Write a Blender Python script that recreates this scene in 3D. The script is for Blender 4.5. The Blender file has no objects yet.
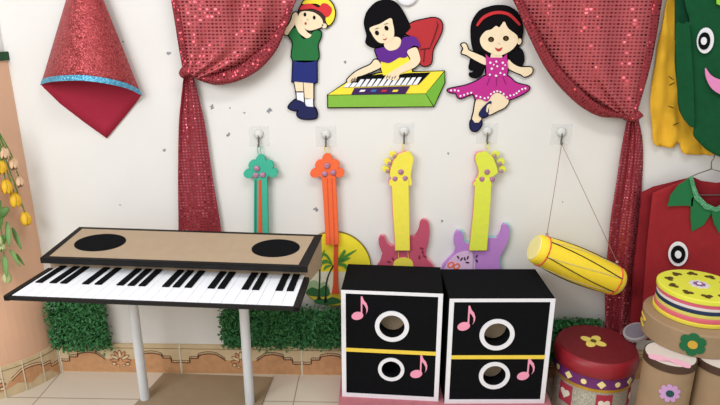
import bpy, bmesh, math, random
from math import sin, cos, pi, radians, sqrt, atan2
from mathutils import Vector, Matrix, noise
from mathutils.geometry import delaunay_2d_cdt

random.seed(7)
S = bpy.context.scene
COL = S.collection

# ------------------------------------------------------------------ camera
FPX, PITCH, YAW, DIST, HEIGHT = 600.0, radians(17.7), radians(1.4), 2.246, 1.5
CAM = Vector((0, -DIST, HEIGHT))
FW = Vector((-sin(YAW) * cos(PITCH), cos(YAW) * cos(PITCH), -sin(PITCH)))
RT = Vector((cos(YAW), sin(YAW), 0))
UP = RT.cross(FW)
cd = bpy.data.cameras.new('camera')
co = bpy.data.objects.new('camera', cd)
COL.objects.link(co)
cd.sensor_width = 36.0
cd.lens = FPX / 720.0 * 36.0
M = Matrix((RT, UP, -FW)).transposed().to_4x4()
M.translation = CAM
co.matrix_world = M
cd.clip_start = 0.02
S.camera = co


def ray(x, y):
    return FW * FPX + RT * (x - 360) + UP * (202.5 - y)


def W(x, y, Y=0.0):            # survey: photo measurement -> point on the upright plane y = Y
    d = ray(x, y)
    return CAM + d * ((Y - CAM.y) / d.y)


def F(x, y, Z=0.0):            # survey: photo measurement -> point on the level plane z = Z
    d = ray(x, y)
    return CAM + d * ((Z - CAM.z) / d.z)


# ------------------------------------------------------------------ materials
def lin(h):
    h = h.lstrip('#')
    o = []
    for i in (0, 2, 4):
        c = int(h[i:i + 2], 16) / 255
        o.append(c / 12.92 if c <= 0.04045 else ((c + 0.055) / 1.055) ** 2.4)
    return o + [1.0]


MATS = {}


def mat(name, col, rough=0.7, metal=0.0, var=0.06, scale=40.0, bump=0.0, bscale=300.0, spec=0.35):
    if name in MATS:
        return MATS[name]
    m = bpy.data.materials.new(name)
    m.use_nodes = True
    nt = m.node_tree
    b = nt.nodes['Principled BSDF']
    b.inputs['Roughness'].default_value = rough
    b.inputs['Metallic'].default_value = metal
    b.inputs['Specular IOR Level'].default_value = spec
    c = lin(col)
    tc = nt.nodes.new('ShaderNodeTexCoord')
    n = nt.nodes.new('ShaderNodeTexNoise')
    n.inputs['Scale'].default_value = scale
    n.inputs['Detail'].default_value = 4
    nt.links.new(tc.outputs['Object'], n.inputs['Vector'])
    r = nt.nodes.new('ShaderNodeValToRGB')
    r.color_ramp.elements[0].position = 0.3
    r.color_ramp.elements[1].position = 0.7
    r.color_ramp.elements[0].color = [x * (1 - var) for x in c[:3]] + [1]
    r.color_ramp.elements[1].color = [min(1, x * (1 + var)) for x in c[:3]] + [1]
    nt.links.new(n.outputs['Fac'], r.inputs['Fac'])
    nt.links.new(r.outputs['Color'], b.inputs['Base Color'])
    if bump:
        n2 = nt.nodes.new('ShaderNodeTexNoise')
        n2.inputs['Scale'].default_value = bscale
        nt.links.new(tc.outputs['Object'], n2.inputs['Vector'])
        bp = nt.nodes.new('ShaderNodeBump')
        bp.inputs['Strength'].default_value = bump
        bp.inputs['Distance'].default_value = 0.002
        nt.links.new(n2.outputs['Fac'], bp.inputs['Height'])
        nt.links.new(bp.outputs['Normal'], b.inputs['Normal'])
    MATS[name] = m
    return m


def sequin_mat(name, cloth, seq, sx=0.0145, sy=0.0125, tilt=0.7, ax=0.38, ay=0.27, metal=0.95):
    m = bpy.data.materials.new(name)
    m.use_nodes = True
    nt = m.node_tree
    L = nt.links.new
    N = nt.nodes.new
    b = nt.nodes['Principled BSDF']
    uv = N('ShaderNodeUVMap')
    sep = N('ShaderNodeSeparateXYZ')
    L(uv.outputs['UV'], sep.inputs[0])

    def math_(op, a, c=None):
        q = N('ShaderNodeMath')
        q.operation = op
        if hasattr(a, 'links'):
            L(a, q.inputs[0])
        else:
            q.inputs[0].default_value = a
        if c is not None:
            if hasattr(c, 'links'):
                L(c, q.inputs[1])
            else:
                q.inputs[1].default_value = c
        return q.outputs[0]
    x = math_('DIVIDE', sep.outputs[0], sx)
    y = math_('DIVIDE', sep.outputs[1], sy)
    fx = math_('ABSOLUTE', math_('SUBTRACT', math_('FRACT', x), 0.5))
    fy = math_('ABSOLUTE', math_('SUBTRACT', math_('FRACT', y), 0.5))
    d = math_('ADD', math_('POWER', math_('DIVIDE', fx, ax), 2.0), math_('POWER', math_('DIVIDE', fy, ay), 2.0))
    mask = math_('LESS_THAN', d, 1.0)
    cmb = N('ShaderNodeCombineXYZ')
    L(math_('FLOOR', x), cmb.inputs[0])
    L(math_('FLOOR', y), cmb.inputs[1])
    wn = N('ShaderNodeTexWhiteNoise')
    wn.noise_dimensions = '3D'
    L(cmb.outputs[0], wn.inputs['Vector'])
    geo = N('ShaderNodeNewGeometry')
    vs = N('ShaderNodeVectorMath')
    vs.operation = 'SUBTRACT'
    L(wn.outputs['Color'], vs.inputs[0])
    vs.inputs[1].default_value = (0.5, 0.5, 0.5)
    vm = N('ShaderNodeVectorMath')
    vm.operation = 'SCALE'
    L(vs.outputs[0], vm.inputs[0])
    L(math_('MULTIPLY', mask, tilt), vm.inputs['Scale'])
    va = N('ShaderNodeVectorMath')
    va.operation = 'ADD'
    L(geo.outputs['Normal'], va.inputs[0])
    L(vm.outputs[0], va.inputs[1])
    vn = N('ShaderNodeVectorMath')
    vn.operation = 'NORMALIZE'
    L(va.outputs[0], vn.inputs[0])
    L(vn.outputs[0], b.inputs['Normal'])
    mx = N('ShaderNodeMix')
    mx.data_type = 'RGBA'
    L(mask, mx.inputs[0])
    mx.inputs[6].default_value = lin(cloth)
    mx.inputs[7].default_value = lin(seq)
    L(mx.outputs[2], b.inputs['Base Color'])
    L(math_('MULTIPLY', mask, metal), b.inputs['Metallic'])
    L(math_('SUBTRACT', 0.8, math_('MULTIPLY', mask, 0.58)), b.inputs['Roughness'])
    return m


def glitter_mat(name, col, col2, scale=260.0, metal=0.5):
    m = bpy.data.materials.new(name)
    m.use_nodes = True
    nt = m.node_tree
    L = nt.links.new
    N = nt.nodes.new
    b = nt.nodes['Principled BSDF']
    tc = N('ShaderNodeTexCoord')
    v = N('ShaderNodeTexVoronoi')
    v.inputs['Scale'].default_value = scale
    L(tc.outputs['Object'], v.inputs['Vector'])
    sp = N('ShaderNodeSeparateColor')
    L(v.outputs['Color'], sp.inputs[0])
    r = N('ShaderNodeValToRGB')
    r.color_ramp.elements[0].position = 0.35
    r.color_ramp.elements[1].position = 0.95
    r.color_ramp.elements[0].color = lin(col)
    r.color_ramp.elements[1].color = lin(col2)
    L(sp.outputs[0], r.inputs[0])
    L(r.outputs[0], b.inputs['Base Color'])
    b.inputs['Metallic'].default_value = metal
    b.inputs['Roughness'].default_value = 0.45
    geo = N('ShaderNodeNewGeometry')
    vs = N('ShaderNodeVectorMath'); vs.operation = 'SUBTRACT'
    L(v.outputs['Color'], vs.inputs[0]); vs.inputs[1].default_value = (.5, .5, .5)
    vm = N('ShaderNodeVectorMath'); vm.operation = 'SCALE'
    L(vs.outputs[0], vm.inputs[0]); vm.inputs['Scale'].default_value = 0.7
    va = N('ShaderNodeVectorMath'); va.operation = 'ADD'
    L(geo.outputs['Normal'], va.inputs[0]); L(vm.outputs[0], va.inputs[1])
    vn = N('ShaderNodeVectorMath'); vn.operation = 'NORMALIZE'
    L(va.outputs[0], vn.inputs[0]); L(vn.outputs[0], b.inputs['Normal'])
    MATS[name] = m
    return m


def foam(name, col, rough=0.75, var=0.03):
    return mat(name, col, rough, 0, var, 60, 0.05, 500)


black = mat('black_foam', '#0c0c0f', 0.9, 0, 0.03, 60, 0.05, 500, 0.12)
felt_black = mat('black_felt', '#0c0d10', 0.95, 0, 0.2, 90, 0.25, 900, 0.12)
white_foam = foam('white_foam', '#e9e9ee', 0.6)
skin = foam('skin_foam', '#ead7b6')
red_foam = foam('red_foam', '#c22a30')
redvisor = foam('visor_red_foam', '#cf3136')
yellow_foam = foam('yellow_foam', '#f2dc3c')
green_foam = foam('green_foam', '#1c6c36')
navy_foam = foam('navy_foam', '#182570')
navy_shoe = foam('dark_navy_foam', '#161b4e')
purple_foam = foam('purple_foam', '#5a1f86')
lime_foam = foam('lime_foam', '#7fb43e')
hair_foam = mat('black_hair_foam', '#0d0b0f', 0.9, 0, 0.03, 60, 0.05, 500, 0.12)
magenta = foam('magenta_foam', '#b92a88')
pink_foam = foam('pink_foam', '#f09cb8')
mouth_red = foam('mouth_red', '#b23a2c')
brown_line = foam('brown_line', '#5a3a22')
cardboard = mat('cardboard', '#a8937a', 0.8, 0, 0.03, 25, 0.08, 200)
cardboard2 = mat('cardboard_drum', '#9e8466', 0.75, 0, 0.05, 18, 0.08, 200)
cardboard_mat = mat('cardboard_floor', '#a08b70', 0.5, 0, 0.05, 14, 0.08, 160)
cardboard_in = mat('cardboard_inside', '#a8947a', 0.9, 0, 0.1, 20)
pipe_white = mat('white_plastic', '#d9dcdf', 0.4, 0, 0.03, 20)
key_white = mat('white_card', '#eceef4', 0.5, 0, 0.02, 20)
brown_tape = mat('dark_brown_tape', '#4a3426', 0.6, 0, 0.1, 60)
metal_m = mat('grey_metal', '#77766f', 0.4, 0.7, 0.05, 60)
chip_m = mat('bare_plaster', '#8d8f93', 0.9, 0, 0.35, 200)


# ------------------------------------------------------------------ mesh helpers
OFF = {}


def thing(name, label, cat, loc, group=None, rz=0.0):
    o = bpy.data.objects.new(name, None)
    o.empty_display_size = 0.05
    COL.objects.link(o)
    o.location = loc
    o.rotation_euler = (0, 0, rz)
    o['label'] = label
    o['category'] = cat
    if group:
        o['group'] = group
    OFF[o.name] = Vector(loc)
    return o


def tag(o, label, cat, group=None, kind=None):
    o['label'] = label
    o['category'] = cat
    if group:
        o['group'] = group
    if kind:
        o['kind'] = kind
    return o


def obj(name, bm, mats, parent=None, smooth=False, world=True, loc=None, label=None, bevel=0.0, recalc=True):
    """link bm as one mesh; world=True: bm holds world coordinates"""
    if recalc:
        bmesh.ops.recalc_face_normals(bm, faces=bm.faces[:])
    off = Vector((0, 0, 0))
    if world:
        if parent is not None:
            off = OFF[parent.name]
        elif loc is not None:
            off = Vector(loc)
        if off.length:
            bmesh.ops.translate(bm, verts=bm.verts[:], vec=-off)
    me = bpy.data.meshes.new(name)
    bm.to_mesh(me)
    bm.free()
    if not isinstance(mats, (list, tuple)):
        mats = [mats]
    for m in mats:
        me.materials.append(m)
    if smooth:
        for p in me.polygons:
            p.use_smooth = True
    o = bpy.data.objects.new(name, me)
    COL.objects.link(o)
    if parent is not None:
        o.parent = parent
    elif loc is not None:
        o.location = loc
    OFF[o.name] = off
    if label:
        o['label'] = label
    if bevel:
        b = o.modifiers.new('bevel', 'BEVEL')
        b.width = bevel
        b.segments = 2
        b.limit_method = 'ANGLE'
        b.angle_limit = radians(50)
    return o


def structure(o):
    o['kind'] = 'structure'
    return o


def sm(pts, n=5, closed=True):
    """Catmull-Rom through pts"""
    P = [Vector(p) for p in pts]
    k = len(P)
    out = []
    rng = range(k) if closed else range(k - 1)
    for i in rng:
        if closed:
            a, b, c, d = P[(i - 1) % k], P[i], P[(i + 1) % k], P[(i + 2) % k]
        else:
            a, b, c, d = P[max(i - 1, 0)], P[i], P[i + 1], P[min(i + 2, k - 1)]
        for j in range(n):
            t = j / n
            out.append(0.5 * ((2 * b) + (c - a) * t + (2 * a - 5 * b + 4 * c - d) * t * t + (3 * b - a - 3 * c + d) * t ** 3))
    if not closed:
        out.append(P[-1])
    return out


def Zc(ox, oy, s, pts):
    return [(ox + x / s, oy + y / s) for x, y in pts]


def inside(p, loop):
    c = False
    j = len(loop) - 1
    for i in range(len(loop)):
        a, b = loop[i], loop[j]
        if (a[1] > p[1]) != (b[1] > p[1]) and p[0] < (b[0] - a[0]) * (p[1] - a[1]) / (b[1] - a[1]) + a[0]:
            c = not c
        j = i
    return c


def tri2d(outer, holes=(), step=None):
    pts, edges = [], []
    for lp in [outer] + list(holes):
        s = len(pts)
        pts += [Vector((p[0], p[1])) for p in lp]
        edges += [(s + i, s + (i + 1) % len(lp)) for i in range(len(lp))]
    if step:
        x0, x1 = min(p[0] for p in outer), max(p[0] for p in outer)
        y0, y1 = min(p[1] for p in outer), max(p[1] for p in outer)
        x = x0 + step / 2
        r = 0
        while x < x1:
            y = y0 + step / 2 + (step / 2 if r % 2 else 0)
            while y < y1:
                if inside((x, y), outer) and not any(inside((x, y), h) for h in holes):
                    pts.append(Vector((x, y)))
                y += step
            x += step
            r += 1
    V, E_, FC, *_ = delaunay_2d_cdt(pts, edges, [], 0, 1e-7)
    tris = []
    for f in FC:
        c = sum((V[i] for i in f), Vector((0, 0))) / len(f)
        if inside(c, outer) and not any(inside(c, h) for h in holes):
            tris.append(tuple(f))
    return V, tris


def slab(bm, outer, mp, t, holes=(), step=None, disp=None, mi=0, mside=None):
    V, T = tri2d(outer, holes, step)
    used = sorted({i for f in T for i in f})
    fr, bk = {}, {}
    for i in used:
        u, v = V[i]
        dd = disp(u, v) if disp else 0.0
        fr[i] = bm.verts.new(mp(u, v, dd))
        bk[i] = bm.verts.new(mp(u, v, dd + t))
    ec = {}
    for f in T:
        bm.faces.new([fr[i] for i in f]).material_index = mi
        bm.faces.new([bk[i] for i in reversed(f)]).material_index = mi if mside is None else mside
        for a, b in zip(f, f[1:] + f[:1]):
            k = (min(a, b), max(a, b))
            ec.setdefault(k, []).append((a, b))
    for k, l in ec.items():
        if len(l) == 1:
            a, b = l[0]
            bm.faces.new([fr[b], fr[a], bk[a], bk[b]]).material_index = mi if mside is None else mside


def wallmap(Y):
    return lambda u, v, d: W(u, v, Y) + Vector((0, d, 0))


def cut(name, pts, Y, t, m, parent, smooth=True, n=4, holes=(), step=None, disp=None, bevel=0.0, label=None, shade=False):
    """a piece of sheet foam lying parallel to the back wall, its face at depth Y"""
    bm = bmesh.new()
    o2 = sm(pts, n) if smooth else [Vector(p) for p in pts]
    slab(bm, o2, wallmap(Y), t, holes, step, disp)
    return obj(name, bm, m, parent, bevel=bevel, label=label, smooth=shade)


def ell(cx, cy, a, b, rot=0.0, n=20):
    return [(cx + a * cos(t) * cos(rot) - b * sin(t) * sin(rot), cy + a * cos(t) * sin(rot) + b * sin(t) * cos(rot))
            for t in [2 * pi * i / n for i in range(n)]]


def bx(bm, c, s, rz=0.0, mi=0):
    r = bmesh.ops.create_cube(bm, size=1.0)
    Mx = Matrix.Translation(c) @ Matrix.Rotation(rz, 4, 'Z') @ Matrix.Diagonal((s[0], s[1], s[2], 1))
    bmesh.ops.transform(bm, matrix=Mx, verts=r['verts'])
    for f in {f for v in r['verts'] for f in v.link_faces}:
        f.material_index = mi


def hexa(bm, lo, hi, mi=0):
    """solid from 4 lower and 4 upper points in matching order"""
    a = [bm.verts.new(p) for p in lo]
    b = [bm.verts.new(p) for p in hi]
    for f in ([a[3], a[2], a[1], a[0]], b, *[[a[i], a[(i + 1) % 4], b[(i + 1) % 4], b[i]] for i in range(4)]):
        bm.faces.new(f).material_index = mi


def lathe(bm, prof, seg=48, c=(0, 0, 0), R=None, mi=0, cap=True):
    rings = []
    c = Vector(c)
    for r, z in prof:
        ring = []
        for i in range(seg):
            a = 2 * pi * i / seg
            p = Vector((r * cos(a), r * sin(a), z))
            if R is not None:
                p = R @ p
            ring.append(bm.verts.new(c + p))
        rings.append(ring)
    for A, B in zip(rings, rings[1:]):
        for i in range(seg):
            bm.faces.new([A[i], A[(i + 1) % seg], B[(i + 1) % seg], B[i]]).material_index = mi
    if cap:
        bm.faces.new(list(reversed(rings[0]))).material_index = mi
        bm.faces.new(rings[-1]).material_index = mi


def tube(bm, pts, r, seg=8, mi=0):
    P = [Vector(p) for p in pts]
    rs = r if isinstance(r, (list, tuple)) else [r] * len(P)
    rings = []
    up = Vector((0.13, 0.21, 0.97)).normalized()
    for i, p in enumerate(P):
        d = (P[min(i + 1, len(P) - 1)] - P[max(i - 1, 0)]).normalized()
        u = up if abs(d.dot(up)) < 0.95 else Vector((1, 0, 0))
        a = d.cross(u).normalized()
        b = d.cross(a).normalized()
        rings.append([bm.verts.new(p + (a * cos(2 * pi * k / seg) + b * sin(2 * pi * k / seg)) * rs[i]) for k in range(seg)])
    for A, B in zip(rings, rings[1:]):
        for i in range(seg):
            bm.faces.new([A[i], A[(i + 1) % seg], B[(i + 1) % seg], B[i]]).material_index = mi
    bm.faces.new(list(reversed(rings[0]))).material_index = mi
    bm.faces.new(rings[-1]).material_index = mi


def copy_tree(o, parent=None):
    c = o.copy()
    COL.objects.link(c)
    if parent is not None:
        c.parent = parent
    OFF[c.name] = OFF.get(o.name, Vector())
    for ch in list(o.children):
        copy_tree(ch, c)
    return c


# ------------------------------------------------------------------ the room
def wall_material():
    m = mat('painted_wall', '#e1dfdb', 0.75, 0, 0.025, 3.0, 0.12, 60)
    return m


wm = wall_material()
bm = bmesh.new()
bx(bm, (0, 0.05, 1.4), (4.4, 0.1, 2.8))
wall_back = structure(obj('wall_back', bm, wm))

# paint chips and knocks in the plaster
chips = [(168.6, 53.5, 2.6), (212, 107, 3.4), (269, 111, 3.4), (244.6, 113, 1.6), (228.4, 134.8, 2.6), (316, 209, 3.0), (442, 221, 1.8),
         (448, 153.6, 2.0), (563, 202, 1.1), (123, 41.5, 1.8), (345, 62, 2.2), (164, 150, 2.4), (230, 108, 1.2), (120, 205, 1.3)]
for i, (px, py, r) in enumerate(chips):
    rr = random.Random(i)
    pts = [(px + r * rr.uniform(.25, 1.1) * cos(a), py + r * rr.uniform(.25, 1.1) * sin(a)) for a in [2 * pi * k / 9 for k in range(9)]]
    bm = bmesh.new()
    slab(bm, [Vector(p) for p in pts], wallmap(-0.0006), 0.0006)
    obj('plaster_chip', bm, chip_m, wall_back, label='grey chip in the white paint')

# round column on the left
CC, CR = Vector((-1.70, 0.10, 0)), 0.354
TH0 = atan2(-0.1, sqrt(CR * CR - 0.01))          # where the column meets the back wall


def colmap(s, z, out=0.0):                       # s = arc length from the corner, along the column
    a = TH0 - s / CR
    return Vector((CC.x + (CR + out) * cos(a), CC.y + (CR + out) * sin(a), z))


def colsheet(bm, z0, z1, o0, o1, seg=40, length=1.0, mi=0):
    g = []
    for i in range(seg + 1):
        s = -0.06 + (length + 0.06) * i / seg
        g.append([bm.verts.new(colmap(s, z, o)) for z, o in ((z0, o0), (z0, o1), (z1, o1), (z1, o0))])
    for a, b in zip(g, g[1:]):
        for k in range(4):
            bm.faces.new([a[k], b[k], b[(k + 1) % 4], a[(k + 1) % 4]]).material_index = mi
    bm.faces.new(g[0]); bm.faces.new(list(reversed(g[-1])))


peach = mat('peach_paint', '#deb294', 0.6, 0, 0.05, 5.0, 0.05, 60)
bm = bmesh.new(); colsheet(bm, 0, 1.33, -0.05, 0.0)
structure(obj('wall_left', bm, peach, smooth=False, label=None))
bm = bmesh.new(); colsheet(bm, 1.33, 2.8, -0.05, -0.006)
structure(obj('wall_left_upper', bm, wm))
bm = bmesh.new(); colsheet(bm, 1.327, 1.358, -0.01, 0.008)
structure(obj('trim_1', bm, foam('green_trim', '#1d4a2c', 0.5)))

# floor with tile joints
fm = bpy.data.materials.new('floor_tiles')
fm.use_nodes = True
nt = fm.node_tree
b = nt.nodes['Principled BSDF']
tc = nt.nodes.new('ShaderNodeTexCoord')
mp_ = nt.nodes.new('ShaderNodeMapping')
mp_.inputs['Location'].default_value = (0.317, 0.193, 0)
nt.links.new(tc.outputs['Object'], mp_.inputs['Vector'])
br = nt.nodes.new('ShaderNodeTexBrick')
br.offset = 0.0
br.inputs['Scale'].default_value = 1.0
br.inputs['Brick Width'].default_value = 0.5205
br.inputs['Row Height'].default_value = 0.5
br.inputs['Mortar Size'].default_value = 0.0028
br.inputs['Mortar Smooth'].default_value = 0.3
br.inputs['Color1'].default_value = lin('#dfd3c2')
br.inputs['Color2'].default_value = lin('#dbcfbd')
br.inputs['Mortar'].default_value = lin('#a39380')
nt.links.new(mp_.outputs[0], br.inputs['Vector'])
nz = nt.nodes.new('ShaderNodeTexNoise')
nz.inputs['Scale'].default_value = 9
mxn = nt.nodes.new('ShaderNodeMix')
mxn.data_type = 'RGBA'
mxn.blend_type = 'MULTIPLY'
mxn.inputs[0].default_value = 0.25
nt.links.new(tc.outputs['Object'], nz.inputs['Vector'])
nt.links.new(br.outputs['Color'], mxn.inputs[6])
nt.links.new(nz.outputs['Color'], mxn.inputs[7])
rmp = nt.nodes.new('ShaderNodeMapRange')
nt.links.new(nz.outputs['Fac'], rmp.inputs[0])
rmp.inputs[3].default_value = 0.86
rmp.inputs[4].default_value = 1.05
nt.links.new(rmp.outputs[0], mxn.inputs[7])
nt.links.new(mxn.outputs[2], b.inputs['Base Color'])
b.inputs['Roughness'].default_value = 0.32
b.inputs['Specular IOR Level'].default_value = 0.4
bm = bmesh.new()
bx(bm, (0, -1.45, -0.03), (4.4, 3.1, 0.06))
structure(obj('floor', bm, fm))

# ornamental skirting tiles (pattern is inlay in the same mesh)
bb_beige = mat('skirting_beige', '#d3bd97', 0.4, 0, 0.06, 30)
bb_salmon = mat('skirting_salmon', '#c9976c', 0.4, 0, 0.10, 40)
bb_line = mat('skirting_brown_line', '#8a4f35', 0.4, 0, 0.1, 40)
bb_cream = mat('skirting_cream_line', '#e3cfa6', 0.4, 0, 0.06, 40)
bb_olive = mat('skirting_olive', '#8a7a4c', 0.45, 0, 0.1, 40)
bb_grout = mat('skirting_grout', '#e0d6c2', 0.6, 0, 0.05, 40)
BM_ = [bb_beige, bb_salmon, bb_line, bb_cream, bb_olive, bb_grout]
TL, TZ = 0.524, 0.142


def curve_half(k):          # the wavy border for half a tile, s from the joint to the flower
    base = [(0.0, 0.055), (0.038, 0.055), (0.042, 0.074), (0.075, 0.076), (0.082, 0.09), (0.12, 0.099), (0.155, 0.095), (0.178, 0.08), (0.195, 0.068)]
    return base


def strip_poly(pts, w):
    P = [Vector(p) for p in pts]
    L_, R_ = [], []
    for i, p in enumerate(P):
        d = (P[min(i + 1, len(P) - 1)] - P[max(i - 1, 0)])
        n = Vector((-d.y, d.x)).normalized() * w / 2
        L_.append(p + n); R_.append(p - n)
    return L_ + R_[::-1]


def strip(bm, pts, w, mp, t, mi):
    P = [Vector(p) for p in pts]
    for a, b_ in zip(P, P[1:]):
        d = (b_ - a)
        if d.length < 1e-6:
            continue
        e = d.normalized() * w * 0.3
        n = Vector((-d.y, d.x)).normalized() * w / 2
        q = [a - e + n, b_ + e + n, b_ + e - n, a - e - n]
        hexa(bm, [mp(x.x, x.y, 0) for x in q], [mp(x.x, x.y, -t) for x in q], mi)


def skirting(bm, mp, ntile, s0):
    """mp(s, z, depth) -> world; tiles run along s"""
    n = 6
    for ti in range(ntile):
        a = s0 + ti * TL
        for j in range(n * 2):
            u0, u1 = a + TL * j / (2 * n), a + TL * (j + 1) / (2 * n)
            for z0, z1, out, mi in ((0, TZ - 0.022, 0.008, 0), (TZ - 0.022, TZ - 0.017, 0.006, 4), (TZ - 0.017, TZ, 0.010, 0)):
                q = [(u0, z0), (u1, z0), (u1, z1), (u0, z1)]
                hexa(bm, [mp(x, z, 0) for x, z in q], [mp(x, z, -out) for x, z in q], mi)
        mpo = lambda s, z, d: mp(s, z, d - 0.008)
        h = curve_half(0)
        whole = [(a + s, z) for s, z in sm(h, 4, False)] + [(a + TL - s, z) for s, z in reversed(sm(h, 4, False))]
        whole2 = [Vector(p) for p in whole]
        area = [Vector((a + 0.004, 0.004))] + [Vector((a + TL - 0.004, 0.004))] + [w for w in reversed(whole2) if a + 0.004 < w.x < a + TL - 0.004]
        slab(bm, area, lambda s, z, d: mpo(s, z, -0.0006 + d), 0.0006, step=0.05, mi=1)
        hh = [(a + s, z) for s, z in sm(h, 4, False)]
        hr = [(a + TL - s, z) for s, z in sm(h, 4, False)]
        for q in (hh, hr):
            strip(bm, q, 0.0045, mpo, 0.0012, 2)
            strip(bm, [(s, z + 0.006) for s, z in q], 0.005, mpo, 0.0010, 3)
            strip(bm, [(s, z + 0.011) for s, z in q], 0.0025, mpo, 0.0012, 2)
        cx = a + TL / 2
        for k in range(7):                       # palmette
            an = radians(90 + (k - 3) * 30)
            c0 = Vector((cx + 0.026 * cos(an), 0.062 + 0.03 * sin(an)))
            e1 = [Vector(p) for p in ell(c0.x, c0.y, 0.021, 0.0085, an, 10)]
            e2 = [Vector(p) for p in ell(c0.x, c0.y, 0.017, 0.0055, an, 10)]
            slab(bm, e1, lambda s, z, d: mpo(s, z, -0.0016 + d), 0.0016, mi=2)
            slab(bm, e2, lambda s, z, d: mpo(s, z, -0.0022 + d), 0.002, mi=3 if k % 2 else 1)
        for sx in (-1, 1):
            for (dx, dz, r) in ((0.03, 0.045, 0.011), (0.012, 0.036, 0.008)):
                slab(bm, [Vector(p) for p in ell(cx + sx * dx, dz, r, r * .8, 0, 10)], lambda s, z, d: mpo(s, z, -0.0016 + d), 0.0016, mi=2)
                slab(bm, [Vector(p) for p in ell(cx + sx * dx, dz, r * .65, r * .5, 0, 10)], lambda s, z, d: mpo(s, z, -0.0022 + d), 0.002, mi=3)
        strip(bm, [(a, 0.0), (a, TZ)], 0.006, lambda s, z, d: mp(s, z, d - 0.0085), 0.002, 5)


bm = bmesh.new()
X0 = -1.352
skirting(bm, lambda s, z, d: Vector((X0 + s, d, z)), 7, 0.0)
structure(obj('baseboard_back', bm, BM_, recalc=True))
bm = bmesh.new()
skirting(bm, lambda s, z, d: colmap(s, z, -d), 2, 0.012)
for k in range(1, 8):                                      # the tiles are cut to follow the curve
    strip(bm, [(0.012 + k * 0.075, 0), (0.012 + k * 0.075, TZ)], 0.004, lambda s, z, d: colmap(s, z, 0.0095 - d), 0.0015, 5)
structure(obj('baseboard_left', bm, BM_))


# ------------------------------------------------------------------ curtains
def edge_at(pts, t):
    """point at parameter t (0..1) on a polyline by its row order"""
    k = t * (len(pts) - 1)
    i = min(int(k), len(pts) - 2)
    f = k - i
    return Vector(pts[i]).lerp(Vector(pts[i + 1]), f)


def sheet(name, Le, Re, parent, m, nu, nv, depth, uvrot=0.0, thick=0.002, Y0=-0.035):
    Ls, Rs = sm(Le, 6, False), sm(Re, 6, False)
    bm = bmesh.new()
    uvl = bm.loops.layers.uv.new('UVMap')
    g = []
    flat = {}
    for j in range(nv + 1):
        row = []
        v = j / nv
        l, r = edge_at(Ls, v), edge_at(Rs, v)
        for i in range(nu + 1):
            u = i / nu
            p = l.lerp(r, u)
            q = W(p.x, p.y, Y0 + depth(u, v))
            vv = bm.verts.new(q)
            row.append(vv)
            p0 = W(p.x, p.y, 0)
            c, s = cos(uvrot), sin(uvrot)
            flat[vv] = (p0.x * c + p0.z * s, -p0.x * s + p0.z * c)
        g.append(row)
    for j in range(nv):
        for i in range(nu):
            f = bm.faces.new([g[j][i], g[j][i + 1], g[j + 1][i + 1], g[j + 1][i]])
            for lp in f.loops:
                lp[uvl].uv = flat[lp.vert]
    o = obj(name, bm, m, parent, smooth=True, recalc=False)
    sd = o.modifiers.new('solidify', 'SOLIDIFY')
    sd.thickness = thick
    sd.offset = 0
    return o


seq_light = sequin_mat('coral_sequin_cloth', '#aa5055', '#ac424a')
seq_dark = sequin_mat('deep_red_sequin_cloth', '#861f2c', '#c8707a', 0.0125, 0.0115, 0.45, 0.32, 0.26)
hem_m = sequin_mat('red_hem_cloth', '#84262f', '#9c3c44', 0.013, 0.011, 0.7)


def bundle(bm, pts, rads, seg=10, lobes=3, amp=0.25):
    """a gathered roll of cloth along pts; lengthwise creases"""
    P = sm(pts, 6, False)
    n = len(P)
    R_ = [rads[min(int(i / n * len(rads)), len(rads) - 1)] * (1 - (i / n * len(rads)) % 1) +
          rads[min(int(i / n * len(rads)) + 1, len(rads) - 1)] * ((i / n * len(rads)) % 1) for i in range(n)]
    uvl = bm.loops.layers.uv.verify()
    rings = []
    Lc = 0.0
    for i, p in enumerate(P):
        d = (P[min(i + 1, n - 1)] - P[max(i - 1, 0)]).normalized()
        a = d.cross(Vector((0, 1, 0))).normalized()
        b_ = Vector((0, 1, 0))
        if i:
            Lc += (P[i] - P[i - 1]).length
        ring = []
        for k in range(seg):
            t = 2 * pi * k / seg
            r = R_[i] * (1 + amp * sin(lobes * t + i * 0.15))
            ring.append((bm.verts.new(p + a * cos(t) * r + b_ * sin(t) * r * 0.75), t * R_[i], Lc))
        rings.append(ring)
    for A, B in zip(rings, rings[1:]):
        for k in range(seg):
            q = [A[k], A[(k + 1) % seg], B[(k + 1) % seg], B[k]]
            f = bm.faces.new([x[0] for x in q])
            for lp, x in zip(f.loops, q):
                lp[uvl].uv = (x[1], x[2])
    bm.faces.new([x[0] for x in reversed(rings[0])])
    bm.faces.new([x[0] for x in rings[-1]])


# left curtain
cl = thing('curtain', 'red sequinned curtain tied back beside the boy cutout, its tail hanging behind the keyboard', 'curtain', W(188, 232, -0.03), 'tied-back red curtains')
LLe = [(160, -95), (166, -45), (173, 0), (178, 25), (181.5, 45), (185.5, 71)]
LRe = [(349, -95), (322, -45), (296, 0), (284, 28), (262, 58), (200, 80)]
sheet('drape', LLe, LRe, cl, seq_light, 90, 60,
      lambda u, v: -0.035 * (1 - 0.6 * v) * (0.5 + 0.5 * sin(2 * pi * (3.2 * u - 0.4 * v) + 0.6)) - 0.03 * sin(pi * u) - 0.012 * sin(9 * v + 12 * u) * (1 - v), 0.0)
bm = bmesh.new()
bundle(bm, [W(*p, -0.05) for p in [(347, -95), (322, -47), (294, -2), (283, 25), (269, 50), (246, 71), (222, 79), (204, 78), (190, 72)]],
       [0.008, 0.008, 0.008, 0.011, 0.018, 0.025, 0.024, 0.02, 0.012], 14)
obj('hem', bm, hem_m, cl, smooth=True)
bm = bmesh.new()
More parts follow.
